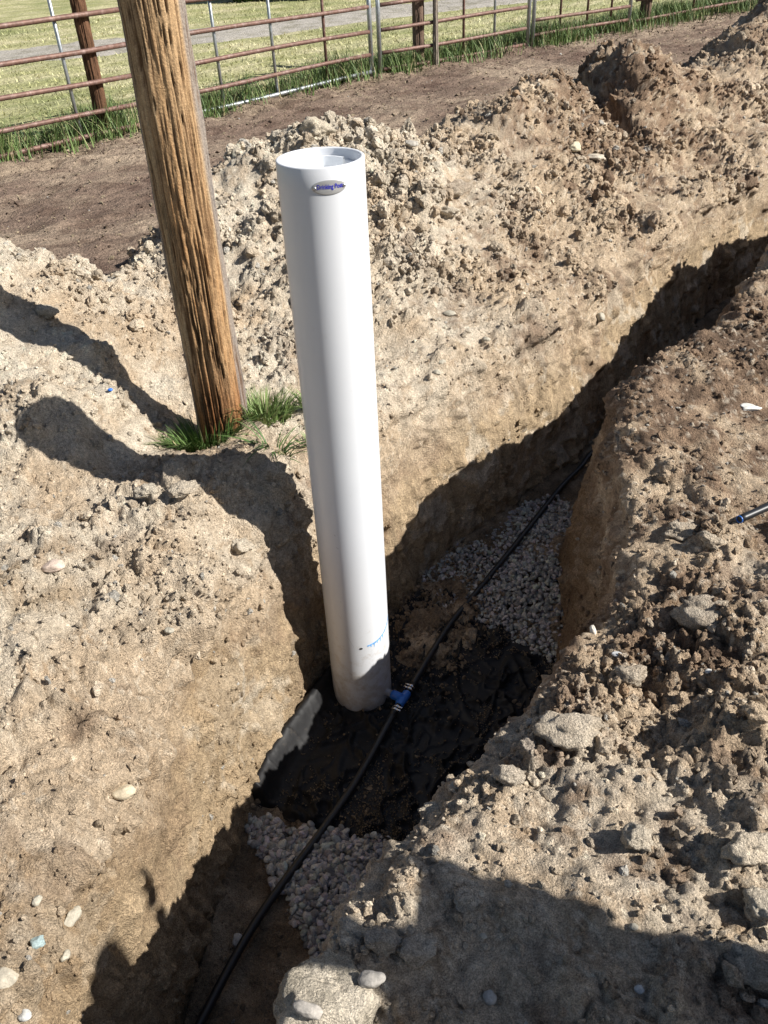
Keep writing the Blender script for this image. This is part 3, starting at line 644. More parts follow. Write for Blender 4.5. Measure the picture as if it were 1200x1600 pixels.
# ------------------------------------------------------------ the leaning round timber pole
WX, WY = -.59, 2.78
def log_mesh(name, p0, p1, r0, r1, nseg, nrow, seed, colf, parent=None, groove=.01, mat=None):
    a = np.linspace(0, 2*math.pi, nseg, endpoint=False); t = np.linspace(0, 1, nrow)
    Lg = np.linalg.norm(np.array(p1)-p0); T, A = np.meshgrid(t, a, indexing='ij'); T = T.ravel(); A = A.ravel()
    off = seed*7.7
    Q = np.stack([np.cos(A)*3.2+off, np.sin(A)*3.2, T*Lg*.9], 1)
    warp = fbm(np.stack([np.cos(A)*1.2+off, np.sin(A)*1.2, T*Lg*1.3], 1), 1, 3)
    Q2 = np.stack([np.cos(A+.12*warp)*9+off, np.sin(A+.12*warp)*9, T*Lg*1.9+warp*.35], 1)
    g1 = fbm(Q2, 1, 3, .55); g2 = fbm(Q2*np.array([3.1, 3.1, 3.2]), 1, 3, .6); ck = np.abs(fbm(Q2*np.array([.8, .8, .55])+9, 1, 2, .4))
    crack = np.exp(-(ck/.06)**2)*smooth(-.25, .25, fbm(Q*.6+3, 1, 2)); base = fbm(Q*.45, 1, 2)
    rad = r0+(r1-r0)*T+groove*(.9*g1+.55*g2-2.3*crack)+.011*base+.004*fbm(Q*np.array([1, 1, 2.5]), 1, 2)
    P = np.array(p0)+(np.array(p1)-p0)*T[:, None]; P = P+np.stack([np.cos(A)*rad, np.sin(A)*rad, 0*A], 1)
    Cc = colf(T*Lg, A, g1, g2, crack, base)
    F = grid_faces(nrow, nseg, True)
    top = np.arange(nseg)+(nrow-1)*nseg; P = np.concatenate([P, [p1]]); Cc = np.concatenate([Cc, [[.3, .22, .13]]])
    Ft = np.stack([top, np.roll(top, -1), np.full(nseg, len(P)-1), np.full(nseg, len(P)-1)], 1)
    o = mesh(name, P-np.array(p0), np.concatenate([F]), mat or M_wood, Cc, parent, loc=p0)
    bmcap = o
    return o, (P, top)

def pole_col(h, A, g1, g2, crack, base):
    h = h-.35; n = len(h); fa = (A-math.radians(-78)+math.pi) % (2*math.pi)-math.pi      # 0 = towards the viewer
    c = lerp(np.tile(np.array([.43, .285, .155]), (n, 1)), np.array([.56, .42, .255]), .5+.9*g2)       # straw brown
    orange = smooth(.3, -.1, np.abs(fa-.10)-.75+.25*base+.25*g1)*smooth(2.3, .8, h+.35*base)
    c = lerp(c, np.array([.41, .225, .10]), orange*(.55+.6*g2+.3*g1))
    rb = smooth(.42, .05, h+.1*base); c = lerp(c, np.array([.235, .082, .025]), rb*.75)
    gray = smooth(.78, .98, fa+.10*base)+smooth(-1.15, -1.4, fa+.2*base)
    c = lerp(c, np.array([.265, .235, .215]), gray*(.85+.2*g2))
    c = lerp(c, np.array([.10, .048, .022]), smooth(.0, -.75, g1+.8*g2)*.8)
    c = lerp(c, np.array([.035, .02, .012]), crack*.95)
    return np.clip(c*.9, .01, .7)
pole, _ = log_mesh('timber_pole', np.array([WX, WY, -.35]), np.array([WX+.02, WY+.01, 3.2]),   .096, .088, 190, 580, 1, pole_col, groove=.0052)
tag(pole, 'big rough orange brown timber pole with grey weathered side, grass at its foot', 'pole')
tuft('grass_tuft', -.655, 2.69, -.04, 800, (.115, .085), .05, .18, 41, 'thick dark green grass clump at the left foot of the timber pole', 'grass', (.04, .09, .018), (.14, .22, .06))
tuft('grass_tuft', -.44, 2.80, -.03, 560, (.10, .075), .05, .15, 42, 'bright green grass clump at the right foot of the timber pole', 'grass')
tuft('weed', -.27, 2.92, .02, 34, (.035, .03), .05, .13, 43, 'small broad leaved weed right of the pole, behind the white post', 'weed', wd=(.008, .016))
tuft('weed', -.25, 2.63, -.04, 30, (.03, .03), .04, .09, 44, 'tiny sunlit weed on the trench edge left of the white post', 'weed', wd=(.004, .009))
tuft('weed', -.37, 2.45, -.05, 46, (.06, .03), .06, .13, 45, 'straggly weed in the shadow below the timber pole', 'weed', (.04, .09, .02), (.12, .2, .06), lean=(.8, 1.6))

# ------------------------------------------------------------ white post with drinking basin
BX, BY, BZ = -.118, 2.172, -.815; PH, PR = 1.925, .110
TOP = np.array([.008, 0, PH]); post = empty('livestock_waterer', (BX, BY, BZ))
tag(post, 'tall white plastic livestock drinking post standing in the trench', 'waterer')
def lathe(name, prof, mat, parent, seg=96, smooth_=True, dx=TOP/PH):
    prof = np.array(prof, float); a = np.linspace(0, 2*math.pi, seg, endpoint=False)
    V = np.stack([prof[:, 0][:, None]*np.cos(a), prof[:, 0][:, None]*np.sin(a), np.repeat(prof[:, 1][:, None], seg, 1)], -1).reshape(-1, 3)
    V[:, :2] += np.outer(V[:, 2], dx[:2])
    return mesh(name, V, grid_faces(len(prof), seg, True), mat, parent=parent, smooth_=smooth_)
IR = .0995
hs = np.linspace(.012, PH-.003, 40)
prof = [(.0, .0), (.06, -.0), (PR-.01, 0), (PR-.003, .003), (PR, .012)]+[(PR, z) for z in hs[1:]]+[(PR-.001, PH-.001), (PR-.003, PH), (IR+.003, PH), (IR+.001, PH-.001), (IR, PH-.003), (IR, PH-.12), (IR-.001, PH-.16)]
lathe('tube', prof, M_pvc, post)
lathe('basin', [(IR-.0005, PH-.030), (IR-.003, PH-.0245), (.090, PH-.024), (.087, PH-.027), (.084, PH-.034), (.070, PH-.055), (.035, PH-.066), (.0001, PH-.068)], M_pvcin, post)
# paddle rim in the basin: a raised open U
a = np.linspace(R(40), R(320), 60); P = np.stack([np.cos(a)*.072, np.sin(a)*.070, np.full(60, PH-.028)], 1)+np.array([.008, 0, 0])
ring = np.array([(.0, -.022), (.0045, -.022), (.0045, .014), (.0, .014)])
T, Xf, Yf = frames(P); nrm = np.stack([np.cos(a), np.sin(a), 0*a], 1)
V = P[:, None]+nrm[:, None]*ring[None, :, 0, None]+np.array([0, 0, 1])*ring[None, :, 1, None]
mesh('basin_paddle', V.reshape(-1, 3), grid_faces(60, 4, True), M_pvcin, parent=post, smooth_=False)

camdir = math.atan2(0-BY, 0-BX)        # towards the viewer
def on_post(s, z, r=PR, a0=0.0):
    """s metres to the right of the side that faces the viewer, height z"""
    a = camdir+a0+np.asarray(s)/PR; z = np.asarray(z, float)
    return np.stack([r*np.cos(a)+TOP[0]*z/PH, r*np.sin(a)+0*z, z+0*a], -1)
LZ = PH-.045; LS = .0165
# oval plate
a = np.linspace(0, 2*math.pi, 64, endpoint=False); rr = np.array([0.001, .5, .9, .97, 1.0, 1.0]); dep = np.array([.0016, .0016, .0016, .0014, .0009, -.001])
V = np.stack([on_post(LS+.0425*q*np.cos(a), LZ+.0175*q*np.sin(a)-.05*0, PR+d) for q, d in zip(rr, dep)], 0)
plate = mesh('name_plate', V.reshape(-1, 3), grid_faces(6, 64, True)[:, ::-1], M_plate, parent=post)
def text_on_post(name, body, size, s0, z0, mat, bold=.0, squeeze=1.0, shear=0.0, lift=.0022):
    cu = bpy.data.curves.new(name, 'FONT'); cu.body = body; cu.size = size; cu.align_x = 'CENTER'; cu.align_y = 'CENTER'; cu.offset = bold; cu.shear = shear; cu.resolution_u = 3
    t = bpy.data.objects.new(name, cu); COL.objects.link(t); bpy.context.view_layer.update()
    me = t.evaluated_get(bpy.context.evaluated_depsgraph_get()).to_mesh()
    v = np.array([x.co[:] for x in me.vertices]); fs_ = [tuple(p.vertices) for p in me.polygons]
    t.to_mesh_clear(); bpy.data.objects.remove(t)
    W = on_post(s0+v[:, 0]*squeeze, z0+v[:, 1], PR+lift)
    m2 = bpy.data.meshes.new(name); m2.from_pydata([tuple(x) for x in W], [], fs_); m2.materials.append(mat)
    o = bpy.data.objects.new(name, m2); COL.objects.link(o); o.parent = plate; return o
text_on_post('lettering', 'Drinking Post', .0150, LS+.001, LZ+.0015, M_ink, .00035, .76)
text_on_post('small_print', '- - - - - - - - - -', .005, LS-.008, LZ-.009, M_faint, .0, .9)
def rivet(s, z, parent, k=1.0):
    c = on_post(s, z, PR+.0012); V, F = ico(2); V = V*np.array([.0042, .0042, .0042])*k+c
    mesh('rivet', V, F, M_rivet, parent=parent)
rivet(LS-.035, LZ, plate); rivet(LS+.0365, LZ+.0005, plate)
# small holes near the foot
def hole(s, z, ra, rb):
    a = np.linspace(0, 2*math.pi, 16, endpoint=False)
    V = np.stack([on_post(s+ra*q*np.cos(a), z+rb*q*np.sin(a), PR+.0006) for q in (.01, 1.0)], 0)
    mesh('weep_hole', V.reshape(-1, 3), grid_faces(2, 16, True)[:, ::-1], M_dark, parent=post)
hole(.005, .335, .0062, .0045); hole(.052, .014, .004, .002)
# blue primer smear with drips
rs = np.random.default_rng(3); sv = np.linspace(.028, .160, 90)
V = []; Fq = []
for k, sq in enumerate(sv):
    t = k/89.; ztop = .345+.004*t+.052*t*t; thick = .0035+.006*max(0, math.sin(k*.9))*rs.random()+.001
    drip = (.022*rs.random() if (k % 9) in (0, 1) and k > 6 else 0)*(1-.3*t)
    V += [on_post(sq, ztop, PR+.0007), on_post(sq, ztop-thick-drip, PR+.0007)]
Fq = [(2*k, 2*k+1, 2*k+3, 2*k+2) for k in range(89)]
mesh('primer_stain', np.array(V), Fq, M_stain, parent=post, smooth_=False)
# scuffs
for (s0, z0, ds, dz) in [(-.045, .78, .004, .003), (-.050, .83, .003, .002), (-.052, .55, .002, .004), (-.03, .37, .012, .03)]:
    V = np.stack([on_post(s0+ds*q, z0-dz*q+g*.0006, PR+.0005) for q in (-1, -.4, .3, 1) for g in (-1, 1)])
    mesh('scuff_mark', V, [(2*k, 2*k+1, 2*k+3, 2*k+2) for k in range(3)], M_greypvc, parent=post, smooth_=False)

# ------------------------------------------------------------ water line
zh = -.792
hp_front = [at(140, 1950, zh+.02), at(242, 1745, zh+.02), at(312, 1600, zh+.015), at(400, 1440, zh), at(500, 1302, zh), at(560, 1215, zh), at(619, 1108, zh+.03)]
hp_back = [at(641, 1076, zh+.03), at(700, 980, zh+.012), at(745, 925, zh), at(822, 830, zh), at(873, 765, zh), at(905, 732, zh)]
hp_back += [at(940, 696, zh), np.array([1.70, 4.2, zh-.01]), np.array([2.75, 5.3, zh]), np.array([4.6, 6.98, zh])]
line = empty('water_pipe', tuple(at(630, 1092, -.83))); o0 = np.array(line.location)
tag(line, 'black poly water pipe with blue tee running along the trench floor', 'pipe')
def cp(P, n): return catmull(np.array(P), n)-o0
tube('hose', cp(hp_front, 160), .0130, M_poly, line, 20); tube('hose', cp(hp_back, 220), .0130, M_poly, line, 20)
tee = at(630, 1092, zh+.032)-o0; d1 = (np.array(hp_back[0])-np.array(hp_front[-1])); d1 /= np.linalg.norm(d1)
tb = tube('tee', [tee-d1*.034, tee-d1*.03, tee+d1*.03, tee+d1*.034], [.014, .0165, .0165, .014], M_blue, line, 24)
pc = np.array([BX, BY, BZ+.05])-o0; to = pc-tee; to[2] = 0; to /= np.linalg.norm(to)
tube('tee_branch', [tee, tee+to*.040, tee+to*.048], [.0175, .0175, .016], M_blue, tb, 24)
tube('nipple', [tee+to*.040, tee+to*.13], [.0135, .0135], M_greypvc, line, 20)
for sg in (-1, 1):
    c = tee+d1*sg*.052
    tube('barb', [tee+d1*sg*.03, tee+d1*sg*.085], [.0118, .0118], M_poly, line, 16)
    for kk in (-.004, .010):
        cl_ = tube('hose_clamp', [c+d1*sg*(kk-.0045), c+d1*sg*(kk-.004), c+d1*sg*(kk+.004), c+d1*sg*(kk+.0045)], [.0142, .0152, .0152, .0142], M_steel, line, 24)
        sd = np.cross(d1, [0, 0, 1]); sd /= np.linalg.norm(sd); b0 = c+d1*sg*kk+np.array([0, 0, .010])-sd*sg*.013
        tube('clamp_screw', [b0-sd*.010, b0-sd*.009, b0+sd*.009, b0+sd*.010], [.002, .0036, .0036, .002], M_steel, cl_, 8)

# ------------------------------------------------------------ fabric under the post
nu, nv_ = 240, 200
Lc = catmull([(-.50, 1.69), (-.455, 1.84), (-.355, 2.04), (-.24, 2.24), (-.03, 2.52), (.17, 2.76)], nv_); Rc = catmull([(.33, 1.38), (.52, 1.72), (.66, 2.02), (.72, 2.22)], nv_)
bot = lambda u: np.array([0, -.03])*np.sin(u*math.pi)+np.array([.0, .012])*np.sin(u*17)
uq = np.linspace(0, 1, nu)
topdrop = smooth(.35, .62, uq)*.20
V = []
for j in range(nv_):
    v = j/(nv_-1)
    row = Lc[j][None]+(Rc[j]-Lc[j])[None]*uq[:, None]
    row = row+(1-v)*np.stack([0*uq, -.02*np.sin(uq*math.pi)+.008*np.sin(uq*23)], 1)
    row = row-v**3*np.stack([topdrop*-.1, topdrop*.30], 1)
    V.append(row)
V = np.array(V).reshape(-1, 2); uv_u = np.tile(uq, nv_); uv_v = np.repeat(np.linspace(0, 1, nv_), nu)
P3 = np.c_[V, np.zeros(len(V))]
rd = 1-np.abs(fbm(P3+np.c_[fbm(P3, 4, 2), fbm(P3, 4, 2, .5, 8), P3[:, 2]]*.06, 5, 3, .5, 3.)*1.6)
rd2 = 1-np.abs(fbm(P3+np.c_[fbm(P3, 7, 2), fbm(P3, 7, 2, .5, 8), P3[:, 2]]*.04, 13, 2, .5, 5.)*1.6)
z = -.808+.030*np.clip(rd, 0, 1)**10+.011*np.clip(rd2, 0, 1)**9+fbm(P3, 2.2, 2)*.006+.012*np.exp(-(fbm(P3*np.array([1., .45, 1.]), 3.4, 2, .5, 44.)/.055)**2)
flap = smooth(.0, .035, uv_v)*smooth(.72, .60, uv_v); z = np.where(uv_u < .13, z*(1-flap*.8)+flap*.8*-.806, z)+flap*.085*np.exp(-((uv_u-.025)/.048)**2)
z = z+smooth(.93, 1, uv_u)*.05-smooth(.0, .03, .03-uv_v)*.02
Fab = np.c_[V, z]; fab = mesh('ground_fabric', Fab-np.array([0, 2, -.8]), grid_faces(nv_, nu), M_fabric, loc=(0, 2, -.8))
mod = fab.modifiers.new('thickness', 'SOLIDIFY'); mod.thickness = .002; mod.offset = -1
tag(fab, 'wrinkled black fabric sheet spread under the white post', 'fabric')
flapo = None

# soil spilled on the fabric behind the post, and dust along its wrinkles
def pile(name, cx, cy, rx, ry, ang, h, z0, seed, label, col=c_brown):
    n = 90; a = np.linspace(-1, 1, n); A, B = np.meshgrid(a, a, indexing='ij'); rr = np.sqrt(A**2+B**2)
    x = A*rx; y = B*ry; c, s = math.cos(ang), math.sin(ang); P = np.stack([cx+c*x-s*y, cy+s*x+c*y, 0*x], -1).reshape(-1, 3)
    f = fbm(P, 7, 4, .6, seed); k = (1-rr.ravel()**2)+.9*f-.15
    zz = z0+np.clip(h*k, -.03, h*1.2)+(lumps(P, .025, seed, .6)*.5+lumps(P, .012, seed+1, .6)*.5)*(k > .05)
    P[:, 2] = zz; t = fbm(P, 9, 3, .6, seed)
    return tag(mesh(name, P, grid_faces(n, n)[:, ::-1] if False else grid_faces(n, n), M_soil, np.clip(lerp(np.tile(col, (len(P), 1)), c_tan, .25+t), .03, .6)), label, 'soil', kind='stuff')
pile('spilled_soil', .20, 2.53, .17, .33, R(-14), .024, -.806, 61, 'brown earth spilled over the fabric right of the white post', np.array([.24, .175, .115]))
r = np.random.default_rng(77); n = 6500
pr_ = r.integers(0, len(Fab), n*4); wgt = np.clip(fbm(Fab[pr_], 4.5, 3, .6, 4)+-.16+.75*np.clip(rd2[pr_], 0, 1)**6, 0, 1); pr_ = pr_[r.random(len(pr_)) < wgt*1.6][:n]; n = len(pr_)
pr_ = pr_[(uv_u[pr_] > .1)]; n = len(pr_)
rad = r.uniform(.001, .0032, n)*np.where(r.random(n) < .05, 2.4, 1)
q_ = r.normal(size=(1800, 2))*[.10, .20]; cs_ = math.cos(R(-14)); sn_ = math.sin(R(-14)); q_ = np.c_[.20+cs_*q_[:, 0]-sn_*q_[:, 1], 2.53+sn_*q_[:, 0]+cs_*q_[:, 1], np.full(1800, -.787)]
rd3 = .0025+.010*r.random(1800)**4
stuff_points('fallen_soil', q_, rd3[:, None]*r.uniform(.7, 1.2, (1800, 3)), euler_rand(r, 1800), np.array([.27, .20, .135])*r.uniform(.6, 1.4, (1800, 1)), CO_S, 8, 'loose crumbs fallen around the earth spilled behind the white post', 'soil')
stuff_points('soil_specks', Fab[pr_]+np.c_[np.zeros((n, 2)), rad*.3+.001], rad[:, None]*r.uniform(.7, 1.3, (n, 3)), euler_rand(r, n), np.array([.29, .225, .15])*r.uniform(.6, 1.3, (n, 1)), CO_S, 8, 'crumbs of earth sprinkled over the black fabric', 'soil')

# ------------------------------------------------------------ gravel
def inpoly(P, poly):
    x, y = P[:, 0], P[:, 1]; c = np.zeros(len(P), bool); n = len(poly)
    for i in range(n):
        x1, y1 = poly[i]; x2, y2 = poly[i-1]
        c ^= ((y1 > y) != (y2 > y)) & (x < (x2-x1)*(y-y1)/(y2-y1+1e-12)+x1)
    return c
def gravel(name, poly, n, rad, seed, label, col, lift=.0, over=False):
    r = np.random.default_rng(seed); poly = np.array(poly); lo, hi = poly.min(0), poly.max(0)
    P = r.uniform(lo, hi, (n*6, 2)); j = P+fbm(np.c_[P, 0*P[:, :1]], 12, 2)[:, None]*.03; k = inpoly(j, poly) & (over or (j[:, 1] < 1.665-.34*(j[:, 0]+.49))); P = P[k][:n]; n = len(P)
    z = -.83+.010+r.random(n)*.024+lift+fbm(np.c_[P, 0*P[:, :1]], 5, 2)*.006
    rd_ = rad[0]+(rad[1]-rad[0])*r.random(n)**1.4; S = rd_[:, None]*np.stack([r.uniform(.85, 1.35, n), r.uniform(.75, 1.0, n), r.uniform(.45, .75, n)], 1)
    # lie mostly flat
    Rz = rot(np.tile([0, 0, 1.], (n, 1)), r.uniform(0, 6.28, n)); Rt = rot(np.c_[r.normal(size=(n, 2)), np.zeros(n)]+1e-6, r.normal(0, .45, n))
    Cc = col*r.uniform(.55, 1.3, (n, 1))*(1+r.normal(0, .04, (n, 3)))
    k = r.random(n) < .08; Cc[k] = np.array([.20, .195, .19])*r.uniform(.7, 1.3, (k.sum(), 1))
    eu = np.stack([r.normal(0, .65, n), r.normal(0, .65, n), r.uniform(0, 6.28, n)], 1)
    stuff_points(name, np.c_[P, z], S, eu, np.clip(Cc, .05, .8), CO_G, 10, label, 'gravel')
CO_G = proto_collection('gravel_shape', [pebble_shape(300+i, 3) if i % 2 else rock_shape(300+i, 3, 7, .05, 0, .72) for i in range(10)], M_gravi)
pw = lambda L: [tuple(at(u, v, -.82)[:2]) for u, v in L]
gravel('gravel', pw([(378, 1240), (440, 1225), (520, 1255), (640, 1280), (720, 1270), (690, 1340), (640, 1400), (590, 1470), (575, 1530), (490, 1520), (470, 1440), (425, 1380), (392, 1310)]), 2600, (.008, .0155), 301, 'pale washed gravel on the trench floor in front of the fabric', np.array([.40, .385, .36]))
gravel('gravel', pw([(660, 905), (720, 850), (800, 800), (860, 775), (900, 800), (960, 850), (960, 980), (900, 1030), (870, 1040), (735, 975), (690, 955)]), 5000, (.007, .0135), 302, 'pale washed gravel on the trench floor behind the white post', np.array([.40, .385, .36]), over=True)

# ------------------------------------------------------------ stones and clods one can point at
bvh_src = Pd.reshape(NR, NC, 3)
def surf_z(x, y):
    # nearest ground vertices seen from above (outside the trench walls)
    d = (Pd[:, 0]-x)**2+(Pd[:, 1]-y)**2
    i = np.argpartition(d, 6)[:6]; return float(Pd[i, 2].mean())
Pxy = None
def seen(u, v):
    """the point of the ground under a spot of the photograph"""
    d = fwd+RT*(u-600)/FPX+DN*(v-800)/FPX; d = d/np.linalg.norm(d); q = Pd-np.array([0, 0, CZ]); t = q@d
    e = ((q-t[:, None]*d)**2).sum(1); tol = (t*.004)**2+1e-6; c = np.where(e < tol*2.5)[0]
    if not len(c): c = np.array([np.argmin(e)])
    tm = t[c].min(); c = c[t[c] < tm+.03]; i = c[np.argmin(e[c])]
    return Pd[i], t[i], C[i], Nf[i]
def piece(name, u, v, wpx, hpx, kind_, label, col=None, seed=0, cat=None, flat=.6, turn=None, sub=4, sinkf=.45):
    p, t, c, nn = seen(u, v); a = wpx/FPX*t*.5; b = hpx/FPX*t*.5
    if kind_ == 'clod': V, F = rock_shape(seed+500, sub, 15, .20, .22, .5); mat = M_clod
    elif kind_ == 'rock': V, F = rock_shape(seed+500, sub, 14, .12, 0, .5); mat = M_gravel
    else: V, F = rock_shape(seed+500, 4, 6, .06, 0, .70); mat = M_gravel
    V = V*np.array([a*1.05, max(a*.7, b*.9), max(b*.85, a*.35)*(1 if kind_ != 'pebble' else .8)])
    rz = random.uniform(-.5, .5) if turn is None else turn
    V = V@rot(np.array([[0, 0, 1.]]), np.array([rz]))[0].T
    cc = np.array(col) if col is not None else c*1.0
    if kind_ == 'clod':
        cc = cc*.45+c*.55+.03; f = fbm(V+seed, 30, 3); Cc = np.clip(lerp(np.tile(cc, (len(V), 1)), c_pale, .25+.5*f), .03, .7)
    else: Cc = np.tile(cc, (len(V), 1))*(1+.15*fbm(V+seed, 40, 3))[:, None]
    up = (V[:, 2].max())*(1-sinkf)
    o = mesh(name, V, F, mat, Cc, loc=tuple(p+np.array([0, 0, up*.7])-fwd*0))
    return tag(o, label, cat or ('clod of earth' if kind_ == 'clod' else 'stone'))
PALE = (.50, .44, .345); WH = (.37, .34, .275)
L_ = [
 ('earth_clod', 497, 207, 46, 40, 'clod', 'tan block of earth on the heap crest just behind the white post top', (.46, .38, .26)),
 ('earth_clod', 1092, 968, 92, 70, 'clod', 'largest smooth pale clod right of the trench, below the pipe stub', PALE),
 ('earth_clod', 1062, 832, 58, 34, 'clod', 'pale clod left of the cut pipe stub on the right bank', PALE),
 ('earth_clod', 1110, 850, 40, 34, 'clod', 'tan clod just under the cut pipe stub', PALE),
 ('earth_clod', 985, 1062, 52, 52, 'clod', 'pale clod on the right bank, midway between trench and frame edge', PALE),
 ('earth_clod', 893, 1142, 112, 66, 'clod', 'broad lumpy pale clod on the right bank beside the fabric', PALE),
 ('earth_clod', 820, 1170, 34, 38, 'clod', 'small grey clod on the trench rim beside the fabric', (.42, .38, .33)),
 ('earth_clod', 790, 1215, 48, 40, 'clod', 'grey rounded clod on the rim above the near gravel', (.44, .40, .34)),
 ('earth_clod', 1000, 1320, 46, 50, 'clod', 'pale clod at the edge of the smooth sunlit patch on the right bank', PALE),
 ('earth_clod', 1170, 1330, 70, 60, 'clod', 'big pale clod near the right frame edge beside a long shadow', PALE),
 ('earth_clod', 1185, 1420, 56, 56, 'clod', 'pale clod half lit below the bigger one at the right frame edge', PALE),
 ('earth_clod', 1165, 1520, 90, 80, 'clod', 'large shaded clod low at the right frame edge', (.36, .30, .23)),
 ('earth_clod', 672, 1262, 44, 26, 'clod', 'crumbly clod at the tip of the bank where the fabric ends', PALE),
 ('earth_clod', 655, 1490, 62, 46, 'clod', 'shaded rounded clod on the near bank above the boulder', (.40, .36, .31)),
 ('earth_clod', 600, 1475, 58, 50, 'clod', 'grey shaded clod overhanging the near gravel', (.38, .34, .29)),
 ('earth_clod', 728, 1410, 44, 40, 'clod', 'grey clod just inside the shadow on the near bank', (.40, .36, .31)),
 ('earth_clod', 232, 770, 40, 34, 'clod', 'round pale clod below the two crossing shadows on the left', PALE),
 ('earth_clod', 290, 768, 48, 26, 'clod', 'flat pale clod beside a round one on the left rim', PALE),
 ('earth_clod', 376, 858, 40, 36, 'clod', 'pale clod leaning out over the left trench wall at the shadow edge', PALE),
 ('earth_clod', 72, 490, 36, 28, 'clod', 'smooth pale clod on the left heap at the edge of the pole shadow', PALE),
 ('earth_clod', 712, 300, 52, 34, 'clod', 'dark edged clod on the slope right of the white post', (.30, .23, .16)),
 ('earth_clod', 700, 330, 36, 24, 'clod', 'pale clod just below a dark edged one on the heap', PALE),
 ('stone', 902, 230, 26, 16, 'rock', 'flat pale tan stone on the brown heap, upper of two', (.50, .44, .32)),
 ('stone', 937, 242, 28, 14, 'rock', 'flat pale stone on the brown heap, lower of two', (.46, .40, .32)),
 ('stone', 637, 221, 24, 12, 'rock', 'flat grey stone on the heap crest right of the white post', (.42, .39, .34)),
 ('stone', 763, 525, 13, 13, 'pebble', 'round white pebble on the far bank above the trench wall', WH),
 ('stone', 703, 487, 20, 13, 'pebble', 'white oval pebble on the far bank, farthest up of the pebbles', WH),
 ('stone', 690, 566, 13, 12, 'pebble', 'upper of two round white pebbles right of the white post', WH),
 ('stone', 683, 581, 13, 12, 'pebble', 'lower of two round white pebbles right of the white post', WH),
 ('stone', 942, 500, 12, 22, 'pebble', 'upright white pebble set in the top of the sunlit trench wall', WH),
 ('stone', 83, 886, 34, 22, 'pebble', 'smooth pinkish oval stone on the left bank', (.50, .40, .33)),
 ('stone', 266, 988, 15, 13, 'pebble', 'small white pebble on the left wall of the dig', WH),
 ('stone', 194, 1238, 34, 26, 'pebble', 'tan oval stone in the left bank beside a crack', (.47, .40, .29)),
 ('stone', 116, 1436, 17, 36, 'pebble', 'long curved white pebble low on the left bank', WH),
 ('stone', 58, 1412, 12, 17, 'pebble', 'small white pebble left of the long curved one', WH),
 ('stone', 104, 1497, 11, 18, 'pebble', 'thin white pebble below the long curved one', WH),
 ('stone', 63, 1474, 26, 20, 'rock', 'bluish green stone on the lower left bank', (.27, .34, .34)),
 ('stone', 14, 1528, 34, 34, 'pebble', 'large cream stone at the left frame edge', (.38, .34, .27)),
 ('stone', 40, 1586, 18, 16, 'pebble', 'small grey stone in the bottom left corner', (.46, .46, .44)),
 ('stone', 1172, 635, 32, 8, 'rock', 'long thin bright white flake on the far right bank', (.60, .59, .55)),
 ('stone', 928, 985, 10, 20, 'pebble', 'curved white shell like pebble standing on the right trench rim', (.62, .58, .50)),
 ('stone', 963, 1020, 16, 9, 'pebble', 'grey white pebble in the shade of the right bank', (.52, .52, .52)),
 ('stone', 1108, 1051, 11, 9, 'pebble', 'small round white pebble below the largest pale clod', (.58, .57, .54)),
 ('stone', 715, 1225, 22, 9, 'pebble', 'slim white pebble on the bank tip by the fabric', WH),
 ('stone', 756, 1462, 11, 10, 'pebble', 'small white pebble just inside the shadow edge on the near bank', WH),
 ('stone', 998, 1545, 13, 13, 'pebble', 'small white stone in the large shadow at lower right', (.5, .49, .47)),
 ('stone', 992, 1448, 13, 11, 'pebble', 'white stone on the smooth sunlit patch near the shadow', WH),
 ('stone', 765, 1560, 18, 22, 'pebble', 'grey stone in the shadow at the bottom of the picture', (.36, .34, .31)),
 ('stone', 232, 305, 14, 7, 'pebble', 'white chip on the brown track left of the timber pole', WH),
 ('stone', 170, 296, 14, 6, 'pebble', 'white chip on the brown track further left', WH),
 ('stone', 372, 1472, 16, 26, 'pebble', 'pale upright pebble beside the black pipe near the bottom', (.45, .44, .42)),
]
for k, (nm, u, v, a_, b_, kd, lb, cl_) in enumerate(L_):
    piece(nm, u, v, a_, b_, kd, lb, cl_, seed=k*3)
# boulder with a smooth pebble on it
p = seen(520, 1575)[0]; bz = float(p[2])
V, F = rock_shape(900, 5, 11, .12, .06, .6); V = V*np.array([.098, .115, .085]); f = fbm(V, 14, 4)
tag(mesh('boulder', V, F, M_clod, np.clip(lerp(np.tile(np.array([.42, .37, .29]), (len(V), 1)), c_pale, .5+f), .05, .7), loc=(p[0], p[1]-.02, bz+.03)), 'pale boulder of hard earth at the bottom of the picture above the trench', 'boulder')
V, F = pebble_shape(901, 4); V = V*np.array([.026, .012, .010]); q = at(480, 1577, bz+.112)
V = V@rot(np.array([[0, 0, 1.]]), np.array([-.35]))[0].T
tag(mesh('stone', V, F, M_gravel, np.tile(np.array([.36, .33, .295]), (len(V), 1)), loc=tuple(q)), 'smooth oblong pebble resting on the boulder', 'stone')
V, F = pebble_shape(902, 4); V = V*np.array([.024, .014, .011]); q = at(580, 1530, bz+.08)
tag(mesh('stone', V, F, M_gravel, np.tile(np.array([.29, .27, .245]), (len(V), 1)), loc=tuple(q)), 'grey oblong pebble lying behind the boulder', 'stone')
# blue scrap on the left heap
p, t, c, nn = seen(174, 611)
V, F = rock_shape(77, 2, 8, .1); V = V*np.array([.010, .007, .006])
tag(mesh('plastic_scrap', V, F, M_bluescrap, loc=tuple(p+np.array([0, 0, .008]))), 'tiny blue plastic scrap in the pole shadow on the left heap', 'scrap')

